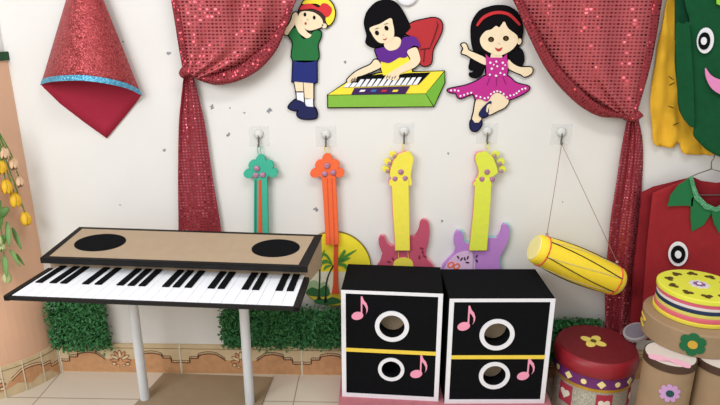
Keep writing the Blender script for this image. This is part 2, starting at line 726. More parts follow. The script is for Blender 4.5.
bundle(bm, [W(*p, -0.045) for p in [(163, -95), (169, -45), (175, 0), (180, 30), (184, 55), (187, 72)]], [0.018, 0.016, 0.014, 0.012, 0.012, 0.012], 12)
obj('gathered_edge', bm, hem_m, cl, smooth=True)
LTl = [(184, 72), (181, 100), (178.7, 127), (178, 180), (178.5, 229), (178.5, 292)]
LTr = [(193, 74), (199.5, 100), (205, 125), (213, 180), (221, 229), (228, 292)]
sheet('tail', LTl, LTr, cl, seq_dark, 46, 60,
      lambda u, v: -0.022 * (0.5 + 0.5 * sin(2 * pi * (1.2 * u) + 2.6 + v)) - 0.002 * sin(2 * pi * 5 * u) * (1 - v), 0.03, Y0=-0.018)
bm = bmesh.new()
bundle(bm, [W(*p, -0.055) for p in [(181, 76), (186, 72), (192, 71), (197, 75)]], [0.012, 0.018, 0.018, 0.012], 12)
obj('tie_knot', bm, hem_m, cl, smooth=True)

# right curtain
cr = thing('curtain', 'red sequinned curtain tied back beside the dancing girl cutout and the yellow costume', 'curtain', W(618, 322, -0.03), 'tied-back red curtains')
RLe = [(458, -95), (490, -45), (515, 0), (534, 40), (560, 80), (622, 116)]
RRe = [(672, -95), (666, -45), (660, 0), (654, 40), (645, 80), (635, 116)]
sheet('drape', RLe, RRe, cr, seq_light, 90, 60,
      lambda u, v: -0.035 * (1 - 0.6 * v) * (0.5 + 0.5 * sin(2 * pi * (3.0 * u + 0.3 * v) + 2.6)) - 0.03 * sin(pi * u) - 0.012 * sin(8 * v - 11 * u) * (1 - v), 0.0)
bm = bmesh.new()
bundle(bm, [W(*p, -0.055) for p in [(461, -95), (492, -45), (517, 0), (533, 34), (551, 66), (575, 92), (598, 109), (615, 114), (632, 116)]],
       [0.012, 0.012, 0.014, 0.015, 0.017, 0.02, 0.021, 0.018, 0.012], 14)
obj('hem', bm, hem_m, cr, smooth=True)
bm = bmesh.new()
bundle(bm, [W(*p, -0.05) for p in [(668, -95), (662, -45), (656, 0), (651, 34), (645, 68), (638, 98), (634, 115)]], [0.022, 0.02, 0.018, 0.017, 0.015, 0.013, 0.011], 12)
obj('gathered_edge', bm, hem_m, cr, smooth=True)
RTl = [(628, 116), (623, 140), (616, 185), (610, 225), (605, 290), (606, 336)]
RTr = [(638, 116), (643, 145), (642, 185), (639, 225), (633, 285), (627, 336)]
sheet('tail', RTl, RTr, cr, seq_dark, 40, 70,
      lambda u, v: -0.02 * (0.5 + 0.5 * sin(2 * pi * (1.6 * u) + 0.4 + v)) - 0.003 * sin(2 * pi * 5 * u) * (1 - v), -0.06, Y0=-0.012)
bm = bmesh.new()
bundle(bm, [W(*p, -0.06) for p in [(624, 115), (630, 117), (636, 117), (641, 113)]], [0.012, 0.017, 0.018, 0.012], 12)
obj('tie_knot', bm, hem_m, cr, smooth=True)

# ------------------------------------------------------------------ glitter cone hat
hat = thing('cone_hat', 'red glitter cone hat with a blue rim hanging mouth outward on the left wall', 'hat', W(90, 138, -0.02))
glit = glitter_mat('red_glitter_foam', '#8c262d', '#c85c5e', 330)
gblue = glitter_mat('blue_glitter_foam', '#3f8fb5', '#7cc8e0', 330)
hat_in = foam('plain_red_foam', '#a01e38', 0.8)
apex = W(82, -54, -0.045)
frim = [(40.8, 84.5, -0.025), (48, 82, -0.075), (62, 80.5, -0.125), (84, 80.3, -0.155), (108, 83.5, -0.135), (128, 88.5, -0.085), (141.5, 95, -0.025)]
brim = [(141.5, 95, -0.025), (136, 103, -0.003), (122, 120, -0.003), (107, 138, -0.003), (84, 121.5, -0.003), (60, 103, -0.003), (40.8, 84.5, -0.025)]
fr = [W(*p) for p in sm(frim, 8, False)]
bk = [W(*p) for p in [(a[0], a[1], a[2]) for a in [Vector(x) for x in brim]]]
bk2 = []
for a, b_ in zip(bk, bk[1:]):
    for k in range(6):
        bk2.append(a.lerp(b_, k / 6))
loop = fr[:-1] + bk2
bm = bmesh.new()
rows = []
nr = 14
for j in range(1, nr + 1):
    rows.append([bm.verts.new(apex.lerp(p, 0.02 + 0.98 * j / nr)) for p in loop])
for A, B in zip(rows, rows[1:]):
    for i in range(len(loop)):
        k = (i + 1) % len(loop)
        bm.faces.new([A[i], A[k], B[k], B[i]])
bm.normal_update()
hs = obj('cone', bm, [glit, hat_in], hat, smooth=True)
sd = hs.modifiers.new('solidify', 'SOLIDIFY')
sd.thickness = 0.004
sd.offset = -1
sd.material_offset = 1
sd.material_offset_rim = 1
bm = bmesh.new()
axis_pt = W(90, 84, -0.06)
g = []
for p in fr:
    o_ = (p - axis_pt).normalized() * 0.0025
    a = apex.lerp(p, 0.962)
    b_ = apex.lerp(p, 1.004)
    g.append([bm.verts.new(x) for x in (a, b_, b_ + o_, a + o_)])
for A, B in zip(g, g[1:]):
    for k in range(4):
        bm.faces.new([A[k], B[k], B[(k + 1) % 4], A[(k + 1) % 4]])
bm.faces.new(g[0]); bm.faces.new(g[-1])
obj('rim_band', bm, gblue, hat, smooth=False, label='blue glitter rim band')

# ------------------------------------------------------------------ wall cutouts
T = 0.008     # backing foam; coloured foam pieces 1.5 mm steps on top
YB = -0.010


def lay(k):
    return YB - 0.0015 * k


PIECES = {}


def piece(name, z, pts, k, m, parent, smooth=True, n=4, label=None):
    q = Zc(*z, pts) if z else pts
    PIECES.setdefault(parent.name, []).append(sm(q, n) if smooth else [Vector(p) for p in q])
    return cut(name, q, lay(k), 0.0015 * k, m, parent, smooth, n, label=label)


def dilate(lp, r):
    n = len(lp)
    ar = sum(lp[i][0] * lp[(i + 1) % n][1] - lp[(i + 1) % n][0] * lp[i][1] for i in range(n))
    sg = 1 if ar > 0 else -1
    out = []
    for i in range(n):
        a, b_, c = Vector(lp[i - 1]), Vector(lp[i]), Vector(lp[(i + 1) % n])
        d1, d2 = (b_ - a), (c - b_)
        if d1.length < 1e-6 or d2.length < 1e-6:
            continue
        n1 = Vector((d1.y, -d1.x)).normalized() * sg
        n2 = Vector((d2.y, -d2.x)).normalized() * sg
        m_ = (n1 + n2)
        if m_.length < 0.3:
            m_ = n1
        m_.normalize()
        out.append(b_ + m_ * r * min(1.5, 1 / max(0.5, m_.dot(n1))))
    return out


def backing(parent, r=1.1):
    # black sheet showing as a thin outline round every coloured piece
    bm = bmesh.new()
    for lp in PIECES[parent.name]:
        xs, ys = [p[0] for p in lp], [p[1] for p in lp]
        if max(xs) - min(xs) > 6 or max(ys) - min(ys) > 6:
            slab(bm, dilate(lp, r), wallmap(YB), T)
    return obj('backing', bm, black, parent)


# boy
boy = thing('wall_cutout', 'foam cutout of a boy in yellow and red cap, green shirt and blue shorts', 'wall decoration', W(304, 120, -0.01), 'foam children on the wall')
zb = (275, 0, 3.243)
ob = boy
piece('sock', zb, [(69, 296), (92, 296), (94, 332), (72, 330)], 1, white_foam, ob, False)
piece('sock', zb, [(97, 318), (123, 320), (124, 352), (99, 350)], 1, white_foam, ob, False)
piece('leg', zb, [(62, 262), (90, 262), (92, 300), (69, 300)], 1, skin, ob, False)
piece('leg', zb, [(92, 264), (124, 264), (124, 322), (97, 322)], 1, skin, ob, False)
piece('shorts', zb, [(59, 196), (135, 196), (135, 266), (125, 270), (56, 264)], 2, navy_foam, ob, False)
piece('shirt', zb, [(50, 102), (70, 90), (85, 120), (100, 125), (128, 100), (147, 103), (148, 120), (138, 146), (136, 196), (59, 196), (58, 140), (46, 116)], 2, green_foam, ob)
piece('shoe', zb, [(44, 345), (62, 326), (78, 325), (98, 336), (96, 352), (70, 358), (50, 354)], 2, navy_shoe, ob)
piece('shoe', zb, [(72, 368), (90, 344), (108, 346), (128, 350), (136, 372), (128, 384), (86, 384)], 3, navy_shoe, ob)
piece('hair', zb, [(78, 32), (100, 22), (150, 36), (176, 60), (168, 88), (152, 84), (140, 60), (100, 46), (80, 52)], 1, foam('brown_hair_foam', '#3a2420'), ob)
piece('face', zb, [(80, 42), (96, 36), (125, 40), (150, 58), (156, 82), (140, 92), (112, 99), (92, 88), (76, 62)], 2, skin, ob)
piece('ear', zb, ell(160, 84, 8, 8), 2, skin, ob, False)
piece('cap', zb, [(88, 12), (105, -6), (130, -14), (160, -8), (182, 8), (194, 36), (190, 64), (174, 82), (164, 64), (166, 40), (140, 14), (110, 12)], 3, yellow_foam, ob)
piece('visor', zb, [(80, 30), (90, 16), (115, 12), (140, 24), (152, 12), (168, 12), (184, 28), (180, 46), (166, 56), (150, 40), (122, 28), (98, 30)], 4, redvisor, ob)
piece('arm', zb, [(26, 102), (40, 86), (52, 66), (58, 46), (68, 40), (74, 52), (66, 76), (48, 102), (38, 114)], 3, skin, ob)
piece('arm', zb, [(104, 124), (84, 112), (72, 96), (60, 62), (70, 50), (82, 62), (90, 82), (104, 104), (118, 114)], 4, skin, ob)
for ex, ey in ((97, 47), (127, 57)):
    piece('eye', zb, ell(ex, ey, 4.5, 6.5), 3, black, ob, False)
piece('mouth', zb, ell(99, 76, 3.5, 4.5), 3, mouth_red, ob, False)
piece('nose', zb, ell(106, 64, 3.5, 1.6, 0.6, 10), 3, foam('tan_line_foam', '#c79f78'), ob, False)

backing(boy)

# pianist
za, zk = (355, 0, 6.747), (320, 50, 5.538)
pia = thing('wall_cutout', 'foam cutout of a black-haired girl in purple playing a green keyboard on a red chair', 'wall decoration', W(388, 106, -0.01), 'foam children on the wall')


def A2(pts):
    return Zc(*za, pts)


def K2(pts):
    return Zc(*zk, pts)


op = pia
piece('chair_back', za, [(330, 215), (370, 165), (405, 145), (470, 130), (530, 120), (572, 134), (588, 165), (586, 205), (562, 262), (525, 335), (510, 430), (440, 430), (420, 280)], 1, foam('chair_red_foam', '#b02a30'), op)
for q in ([(548, 135), (565, 170), (535, 260), (505, 330), (498, 336), (528, 255), (555, 170)], [(440, 330), (500, 322), (500, 330), (440, 338)], [(468, 335), (474, 335), (466, 420), (460, 420)]):
    piece('seam', za, q, 2, foam('dark_red_line', '#5e1116'), op, False)
piece('hair', za, [(66, 150), (74, 110), (90, 74), (135, 26), (180, 6), (220, 2), (265, 16), (305, 56), (338, 112), (360, 158), (376, 182), (345, 220), (300, 248), (262, 262), (200, 300), (130, 318), (78, 290), (84, 240), (72, 190)], 2, hair_foam, op)
piece('neck', za, [(200, 285), (258, 250), (300, 255), (312, 285), (296, 330), (240, 345), (204, 325)], 3, skin, op)
piece('face', za, [(100, 188), (170, 160), (240, 122), (256, 160), (264, 205), (262, 245), (240, 275), (205, 290), (165, 288), (135, 262), (112, 225)], 4, skin, op)
piece('arm', zk, [(278, 82), (300, 56), (322, 58), (338, 92), (300, 114), (236, 140), (205, 150), (200, 176), (180, 172), (160, 180), (150, 166), (188, 128), (230, 104)], 3, skin, op)
piece('apron', zk, [(336, 52), (395, 62), (480, 24), (500, 60), (510, 125), (465, 130), (430, 140), (350, 140), (338, 100)], 3, yellow_foam, op, False)
piece('dress', za, [(136, 335), (165, 325), (197, 318), (215, 334), (240, 342), (280, 332), (305, 305), (320, 258), (365, 246), (405, 250), (434, 290), (438, 318), (395, 308), (350, 350), (352, 380),
                    (330, 390), (300, 388), (270, 405), (230, 425), (195, 420), (165, 410), (150, 380)], 4, purple_foam, op)
piece('arm', zk, [(482, 12), (505, -8), (535, -12), (550, 25), (554, 62), (525, 96), (445, 132), (436, 160), (415, 168), (375, 162), (356, 152), (400, 118), (455, 84), (500, 56)], 5, skin, op)
piece('keyboard_top', zk, [(45, 248), (150, 180), (330, 128), (686, 118), (585, 240)], 2, yellow_foam, op, False)
piece('keyboard_front', zk, [(45, 252), (585, 243), (626, 312), (46, 317)], 3, lime_foam, op, False)
piece('keyboard_end', zk, [(689, 122), (689, 180), (630, 310), (587, 241)], 3, foam('darker_lime_foam', '#6fae36'), op, False)
piece('key_bed', zk, [(128, 208), (215, 150), (330, 134), (612, 124), (546, 192)], 3, black, op, False)
for i in range(13):
    x = 130 + i * 31.8
    yb = 207 - i * 1.2
    sh = 46
    if i in (0, 1):
        top = [(x + 22, yb - 25), (x + 46, yb - 25)]
    else:
        top = [(x + 32, yb - 42), (x + 52, yb - 42)]
    piece('white_key', zk, [(x, yb), top[0], top[1], (x + 27, yb - 1)], 4, white_foam, op, False)
piece('control_panel', zk, [(190, 211), (498, 200), (472, 243), (172, 248)], 4, foam('dark_purple_foam', '#3a1a52'), op, False)
for cx, c in ((235, white_foam), (297, foam('blue_button_foam', '#2f6fb0')), (355, red_foam), (417, yellow_foam)):
    piece('button', zk, [(cx - 18, 232), (cx - 10, 221), (cx + 18, 220), (cx + 10, 231)], 5, c, op, False)
for hx, hy in ((190, 160), (176, 166), (385, 150), (400, 156), (416, 150), (372, 148)):
    piece('finger_line', zk, ell(hx, hy, 2.2, 10, 0.5, 10), 6, brown_line, op, False)
for ex, ey in ((148, 222), (212, 190)):
    piece('eye', za, ell(ex, ey, 13, 17, -0.5), 5, black, op, False)
    piece('eyebrow', za, [(ex - 20, ey - 22), (ex, ey - 34), (ex + 18, ey - 32), (ex, ey - 29)], 5, brown_line, op, False)
piece('mouth', za, [(186, 262), (204, 264), (216, 250), (210, 268), (198, 272)], 5, mouth_red, op, False)
piece('nose', za, ell(190, 236, 8, 2.5, 0.4, 10), 5, MATS['tan_line_foam'], op, False)

backing(pia)

# dancer
zd, ze = (440, 0, 5.79), (440, 60, 5.06)
dan = thing('wall_cutout', 'foam cutout of a girl with headband dancing in a magenta polka dot dress', 'wall decoration', W(488, 131, -0.01), 'foam children on the wall')


def D2(p):
    return Zc(*zd, p)


def E2(p):
    return Zc(*ze, p)


hair_d = [(184, 200), (190, 130), (232, 66), (290, 42), (340, 34), (400, 42), (450, 82), (472, 140), (476, 190), (462, 250), (440, 290), (400, 320), (300, 330), (250, 325), (205, 300), (190, 260)]
# backing pieces are one sheet: hair, arms, dress, legs outline
od = dan
piece('hair', None, sm(D2(hair_d), 3), 1, hair_foam, od, False)
piece('ponytail', zd, [(400, 318), (440, 285), (468, 288), (482, 320), (482, 355), (466, 385), (436, 375), (412, 345)], 1, hair_foam, od)
piece('ponytail', None, E2([(152, 45), (156, 10), (170, -36), (215, -44), (226, 0), (215, 60), (190, 86), (160, 84), (152, 70), (170, 66), (178, 52)]), 1, hair_foam, od)
piece('neck', zd, [(300, 300), (356, 300), (362, 345), (288, 345)], 2, skin, od, False)
piece('face', zd, [(232, 225), (262, 182), (298, 170), (325, 150), (345, 158), (372, 125), (396, 165), (446, 205), (450, 240), (430, 275), (395, 302), (340, 322), (280, 300), (244, 272)], 3, skin, od)
piece('ear', zd, ell(460, 240, 12, 18, 0.2), 2, skin, od, False)
hb = [(212, 140), (250, 92), (320, 64), (400, 74), (462, 132), (456, 146), (396, 92), (324, 82), (258, 108), (220, 150)]
piece('headband', zd, hb, 3, red_foam, od, label='red headband')
piece('arm', zd, [(124, 258), (146, 252), (158, 272), (168, 292), (215, 312), (262, 336), (268, 376), (215, 355), (152, 318), (126, 308), (136, 282)], 2, skin, od)
piece('arm', ze, [(346, -2), (372, 20), (408, 36), (462, 38), (464, 66), (430, 84), (408, 72), (378, 60), (344, 38)], 2, skin, od)
piece('leg', ze, [(188, 195), (240, 195), (212, 270), (204, 312), (164, 312), (172, 262)], 2, skin, od)
piece('leg', ze, [(240, 205), (285, 165), (346, 198), (332, 236), (290, 258), (250, 276), (238, 250)], 3, skin, od)
piece('skirt', ze, [(240, 78), (335, 78), (385, 116), (448, 134), (444, 154), (402, 180), (345, 200), (318, 172), (288, 164), (262, 180), (240, 210), (205, 198), (180, 198), (165, 172), (100, 194), (80, 168), (46, 162), (46, 148), (130, 130), (190, 106)], 4, magenta, od)
piece('bodice', ze, [(232, -30), (250, -12), (320, -12), (338, -30), (344, 40), (338, 84), (236, 84), (234, 30)], 5, magenta, od, False)
for x, y, r in ((255, 14, 6), (285, 8, 5), (318, 14, 6), (262, 44, 6), (290, 32, 5), (318, 44, 6), (252, 74, 5), (284, 80, 6), (306, 66, 5), (326, 74, 5), (330, 26, 4), (272, 24, 4)):
    piece('white_dot', ze, ell(x, y, r, r, 0, 10), 6, white_foam, od, False)
for x, y in ((56, 154), (75, 153), (93, 156), (104, 182), (122, 177), (140, 170), (158, 166), (184, 182), (205, 188), (226, 194), (244, 190), (258, 172), (274, 162), (290, 158), (306, 162), (322, 172), (338, 188), (356, 180), (374, 176), (388, 168), (400, 158), (416, 148), (432, 144)):
    piece('white_dot', ze, ell(x, y, 5, 5, 0, 10), 5, white_foam, od, False)
for q in ([(250, 88), (253, 88), (240, 128), (236, 128)], [(285, 88), (288, 88), (286, 132), (283, 132)], [(318, 88), (321, 88), (336, 124), (333, 126)]):
    piece('skirt_fold_line', ze, q, 5, foam('dark_magenta_line', '#7a1a5c'), od, False)
piece('shoe', ze, [(154, 322), (164, 302), (176, 318), (196, 318), (206, 304), (210, 328), (186, 358), (160, 354)], 3, navy_shoe, od)
piece('shoe', ze, [(196, 272), (220, 236), (252, 208), (262, 216), (246, 240), (248, 262), (236, 284), (206, 290)], 4, navy_shoe, od)
piece('shoe_opening', ze, ell(186, 310, 13, 7, 0.1), 5, skin, od, False)
piece('shoe_opening', ze, [(238, 232), (250, 222), (256, 226), (244, 246), (242, 264), (234, 258)], 5, skin, od)
for ex, ey in ((296, 228), (382, 222)):
    piece('eye', zd, ell(ex, ey, 17, 15), 4, black, od, False)
    piece('iris', zd, ell(ex, ey + 2, 8, 8, 0, 12), 5, foam('brown_iris', '#7a5a22'), od, False)
    piece('pupil', zd, ell(ex, ey + 2, 3.5, 3.5, 0, 10), 6, black, od, False)
piece('mouth', zd, [(318, 276), (340, 282), (362, 274), (352, 292), (338, 298), (326, 290)], 4, mouth_red, od)
piece('nose', zd, ell(342, 252, 6, 2, 0, 10), 4, MATS['tan_line_foam'], od, False)

backing(dan)

# white plate partly out of frame above the pianist
bm = bmesh.new()
q = W(407, -6, 0)
lathe(bm, [(0.038, 0), (0.041, 0.004), (0.041, 0.008), (0.034, 0.012), (0.01, 0.012)], 32, q + Vector((0, -0.0002, 0)), Matrix.Rotation(pi / 2, 3, 'X'))
tag(obj('wall_plate', bm, white_foam, None, True, loc=W(407, -6, 0)), 'small round white plate on the wall at the top edge, above the pianist cutout', 'wall plate')

# ------------------------------------------------------------------ adhesive hooks
clear = bpy.data.materials.new('clear_plastic')
clear.use_nodes = True
b = clear.node_tree.nodes['Principled BSDF']
b.inputs['Base Color'].default_value = (0.8, 0.82, 0.82, 1)
b.inputs['Roughness'].default_value = 0.12
b.inputs['Alpha'].default_value = 0.13
hook_lab = ['clear adhesive wall hook holding the teal guitar', 'clear adhesive wall hook holding the orange guitar',
            'clear adhesive wall hook holding the guitar with pink body', 'clear adhesive wall hook holding the guitar with lilac body',
            'clear adhesive wall hook holding the yellow drum by its string']
hooks_px = [(259, 136), (326, 136), (404, 133), (487, 133), (561, 134)]


def make_hook(label):
    h = thing('wall_hook', label, 'hook', (0, 0, 0), 'clear adhesive hooks')
    bm = bmesh.new()
    bx(bm, (0, -0.0022, 0), (0.078, 0.002, 0.078))
    obj('plate', bm, clear, h, bevel=0.0008, world=False)
    bm = bmesh.new()
    lathe(bm, [(0.017, 0), (0.017, 0.004), (0.012, 0.009), (0.003, 0.010)], 24, (0, -0.003, 0.008), Matrix.Rotation(pi / 2, 3, 'X'))
    obj('boss', bm, mat('hook_boss', '#d2d2cf', 0.35, 0.0), h, smooth=True, world=False)
    bm = bmesh.new()
    tube(bm, sm([(0, -0.008, 0.008), (0, -0.013, -0.004), (0, -0.012, -0.022), (0, -0.014, -0.033), (0, -0.020, -0.036), (0, -0.025, -0.029)], 4, False), 0.0034, 8)
    obj('metal_hook', bm, metal_m, h, smooth=True, world=False)
    return h


h0 = make_hook(hook_lab[0])
hook_pos = []
for i, p in enumerate(hooks_px):
    h = h0 if i == 0 else copy_tree(h0)
    h['label'] = hook_lab[i]
    h.location = W(*p, 0)
    hook_pos.append(W(*p, 0))


def loop_cord(parent, hp, top, m):
    bm = bmesh.new()
    z0 = hp.z - 0.0345
    top = Vector(top)
    for sx in (-1, 1):
        tube(bm, sm([(hp.x, -0.020, z0), (hp.x + sx * 0.006, -0.016, z0 - 0.008), (top.x + sx * 0.005, -0.013, top.z + 0.01), (top.x + sx * 0.003, -0.012, top.z - 0.012)], 4, False), 0.0014, 6)
    obj('hanging_loop', bm, m, parent, smooth=True)


# ------------------------------------------------------------------ foam guitars
teal = foam('teal_foam', '#3fae90')
orange = foam('orange_foam', '#ee6a3a')
orange2 = foam('orange_red_foam', '#d8542f')
gyel = foam('lemon_foam', '#ecdf4e')
gyel2 = foam('lime_lemon_foam', '#d9e04a')
gpink = foam('raspberry_foam', '#bd5069')
glil = foam('lilac_foam', '#b981c8')
peg_m = glitter_mat('pink_glitter_peg', '#a06a88', '#cf9db8', 500, 0.2)
teal_edge = foam('aqua_edge', '#8fd0cf')
zt = (230, 120, 2.131)
disc_yel = foam('disc_yellow', '#f0df35')


def banjo(head, neck, label, body_c, m, ms, hook, string_m, peg_px, strip_bottom, shown):
    t = thing('toy_guitar', label, 'toy guitar', W(body_c[0], body_c[1] + 38, -0.02), 'foam guitars on the wall')
    # round body with a painted island
    R_ = 37.5 if shown else 31.0
    cx, cy = body_c
    bm = bmesh.new()
    slab(bm, [Vector(p) for p in ell(cx, cy, R_, R_ * 1.0, 0, 56)], wallmap(-0.012), 0.010)
    body = obj('body', bm, foam('body_rim_dark', '#7d6a2a'), t, bevel=0.002)

    def clip(pts):
        return pts
    fy = lambda k: -0.012 - 0.0007 * k
    c2 = lambda nm, pts, k, mm, smooth=True, n=3, lab=None: cut(nm, pts, fy(k), 0.0007, mm, body, smooth, n, label=lab)
    r2 = R_ - 0.9
    up = [(cx + r2 * cos(a), cy + r2 * sin(a)) for a in [radians(176 + i * (188 / 30)) for i in range(31)]]
    c2('sky_field', up, 1, disc_yel, False)
    yb = cy + r2 * sin(radians(40))
    mid = [(cx + r2 * cos(a), cy + r2 * sin(a)) for a in [radians(4 + i * 6) for i in range(7)]] + [(cx + r2 * cos(a), cy + r2 * sin(a)) for a in [radians(140 + i * 6) for i in range(7)]]
    c2('sea_field', mid, 1, foam('pale_cream_foam', '#e2e3cf'), False)
    low = [(cx + r2 * cos(a), cy + r2 * sin(a)) for a in [radians(40 + i * 5) for i in range(21)]]
    c2('sand_field', low, 1, foam('sand_foam', '#d6c93e'), False)
    if shown:
        zz = (300, 230, 5.06)
        gl = foam('palm_green', '#4f8f34')
        gd = foam('bush_green', '#2f6a3a')  # dark green of the bushes and shrub strip
        pg = foam('pale_green', '#9dbb92')
        c2('bush', Zc(*zz, [(20, 300), (50, 262), (80, 255), (100, 270), (125, 262), (150, 290), (140, 320), (60, 315)]), 2, pg, True)
        c2('bush', Zc(*zz, [(30, 315), (60, 290), (95, 300), (130, 280), (150, 310), (140, 335), (60, 335)]), 3, gd, True)
        c2('trunk', Zc(*zz, [(165, 180), (170, 186), (150, 225), (138, 270), (134, 330), (140, 365), (122, 365), (126, 320), (130, 265), (144, 220)]), 4, foam('trunk_black', '#23301e'), True)
        c2('trunk', Zc(*zz, [(96, 150), (102, 150), (104, 240), (100, 330), (108, 350), (88, 350), (92, 320), (96, 240)]), 4, MATS['trunk_black'], True)
        for q in ([(165, 178), (135, 150), (108, 158), (88, 190), (112, 176), (140, 168)], [(165, 178), (150, 140), (128, 118), (108, 122), (132, 136), (152, 164)],
                  [(168, 178), (200, 150), (240, 120), (290, 98), (250, 130), (205, 168)], [(168, 178), (205, 168), (236, 176), (240, 206), (222, 186), (196, 180)],
                  [(168, 178), (196, 140), (222, 100), (232, 112), (210, 146)], [(100, 150), (110, 120), (124, 100), (122, 122), (108, 150)], [(165, 180), (130, 180), (118, 205), (140, 190)],
                  [(170, 180), (215, 148), (258, 140), (225, 160)]):
            c2('palm_frond', Zc(*zz, q), 5, gl, True, 2)
        c2('shrub_strip', Zc(*zz, [(70, 360), (95, 345), (130, 352), (160, 340), (200, 352), (205, 368), (150, 378), (90, 376)]), 4, gd, True)
    # neck and head: one long piece of foam
    cut('neck', Zc(*zt, neck), -0.034, 0.021, m, t, False, bevel=0.002)
    bm = bmesh.new()
    for k_, (hx, hy, ra, rb) in enumerate(head):
        slab(bm, [Vector(p_) for p_ in Zc(*zt, ell(hx, hy, ra, rb, 0, 28))], wallmap(-0.032 - 0.0002 * k_), 0.019)
    obj('headstock', bm, m, t, bevel=0.002)
    if strip_bottom:
        cut('string_strip', strip_bottom, -0.021, 0.008, ms, t, False)
    for px, py in peg_px:
        p = W(*Zc(*zt, [(px, py)])[0], -0.034)
        bm = bmesh.new()
        lathe(bm, [(0.011, -0.002), (0.011, 0.003), (0.008, 0.005), (0.002, 0.0055)], 16, p, Matrix.Rotation(pi / 2, 3, 'X'))
        obj('tuning_peg', bm, peg_m, t, smooth=True)
    return t


headA = [(65, 108, 21, 17), (65, 86, 10.5, 11.5), (50, 97, 11, 11), (81, 97, 11, 11), (39, 115, 10.5, 9.5), (91, 113, 10.5, 9.5), (65, 120, 16, 6)]
teal_g = banjo(headA, [(51, 120), (79, 120), (82, 300), (50, 300)], 'teal foam guitar with clover shaped headstock hanging behind the keyboard', (261, 271), teal, orange2, 0, orange2,
               [(57, 103), (55, 118), (70, 117)], None, False)
cut('string_strip', Zc(*zt, [(61, 128), (66, 128), (70, 300), (60, 300)]), -0.0360, 0.002, orange2, teal_g, False, label='orange red string strip')
cut('string_strip', Zc(*zt, [(53, 128), (56, 128), (56, 300), (52, 300)]), -0.0355, 0.0015, foam('dark_teal', '#2d7c68'), teal_g, False)
loop_cord(teal_g, hook_pos[0], W(*Zc(*zt, [(65, 78)])[0], 0), teal)
headB = [(207, 107, 21, 17), (207, 84, 11, 11.5), (192, 97, 11, 11), (222, 96, 11, 11), (181, 114, 10.5, 9.5), (233, 113, 10.5, 9.5), (208, 120, 16, 6)]
or_g = banjo(headB, [(195, 120), (225, 120), (228, 180), (232, 266), (204, 266), (200, 190)], 'orange foam guitar with round yellow palm island body', (334, 269), orange, orange2, 1, orange2,
             [(207, 97), (202, 115), (220, 112)], Zc(300, 230, 5.06, [(172, 60), (192, 60), (193, 270), (198, 325), (160, 325), (168, 270)]), True)
for q in ([(206, 124), (208, 124), (214, 264), (212, 264)], [(216, 124), (218, 124), (224, 264), (222, 264)]):
    cut('string_strip', Zc(*zt, q), -0.0350, 0.001, orange2, or_g, False)
loop_cord(or_g, hook_pos[1], W(*Zc(*zt, [(207, 76)])[0], 0), gyel)

zg = (370, 120, 2.531)
rose = foam('rose_edge', '#e0909a')


def rock_guitar(label, body, neck, head, knobs, pegs, mb, mn, edge, hook, top, base):
    t = thing('toy_guitar', label, 'toy guitar', base, 'foam guitars on the wall')
    cut('body', body, -0.024, 0.022, mb, t, True, 5, bevel=0.003)
    cut('body_edge', [(x + (0.9 if x > body[0][0] else 0.9), y - 0.9) for x, y in body], -0.018, 0.015, edge, t, True, 5)
    cut('neck', neck, -0.040, 0.016, mn, t, False, bevel=0.002)
    cut('headstock', head, -0.036, 0.022, mn, t, True, 4, bevel=0.0025)
    cut('neck_backing', [(x - 0.9, y + 0.2) for x, y in neck], -0.030, 0.012, rose, t, False, label='rose coloured backing edge')
    cut('headstock_backing', [(x - 0.8, y - 0.5) for x, y in head], -0.028, 0.020, rose, t, True, 4, label='rose coloured backing edge')
    for c_ in knobs:
        cut('tuning_key', ell(c_[0], c_[1], 3.7, 2.9, 0.4 if c_[0] < 440 else -0.4, 16), -0.034, 0.016, mn, t, False, bevel=0.002)
        p = W(c_[0] + (1.5 if c_[0] < 440 else -1.5), c_[1] + 1.5, -0.0345)
        bm = bmesh.new()
        lathe(bm, [(0.0075, -0.001), (0.0075, 0.003), (0.003, 0.006)], 12, p, Matrix.Rotation(pi / 2, 3, 'X'))
        obj('key_tip', bm, foam('mauve_foam', '#b08a8a'), t, smooth=True)
    for px, py in pegs:
        p = W(px, py, -0.036)
        bm = bmesh.new()
        lathe(bm, [(0.0105, -0.002), (0.0105, 0.003), (0.008, 0.005), (0.002, 0.0055)], 16, p, Matrix.Rotation(pi / 2, 3, 'X'))
        obj('tuning_peg', bm, peg_m, t, smooth=True)
    return t


zh = (375, 200, 5.4)
bodyP = Zc(*zh, [(38, 195), (24, 205), (20, 235), (34, 275), (40, 295), (28, 335), (8, 370), (-5, 440), (20, 520), (90, 560), (190, 565), (280, 545), (335, 480), (335, 410), (310, 355), (280, 320), (272, 285), (286, 225), (292, 160), (284, 122), (265, 108), (246, 122),
                 (238, 160), (218, 195), (190, 204), (100, 250), (70, 240), (55, 220), (50, 202)])
neckP = Zc(*zg, [(55, 150), (98, 150), (99, 200), (101, 331), (65, 331), (58, 230)])
headP = Zc(*zg, [(70, 90), (82, 84), (96, 81), (106, 88), (110, 100), (106, 122), (103, 142), (106, 158), (99, 167), (54, 167), (49, 158), (54, 148), (50, 138), (54, 120), (60, 104)])
pk = rock_guitar('yellow necked foam guitar with a raspberry pink body, above the left speaker box', bodyP, neckP, headP,
                 Zc(*zg, [(58, 88), (45, 106), (40, 125)]), Zc(*zg, [(78, 131), (63, 149), (89, 148)]), gpink, gyel, foam('rose_edge', '#e98a98'), 2, None, W(404, 305, -0.02))
cut('pickguard', Zc(*zh, [(100, 345), (112, 325), (140, 312), (170, 312), (196, 325), (206, 350), (210, 430), (100, 430)]), -0.0255, 0.0015, foam('mustard_foam', '#e0cf4c'), pk)
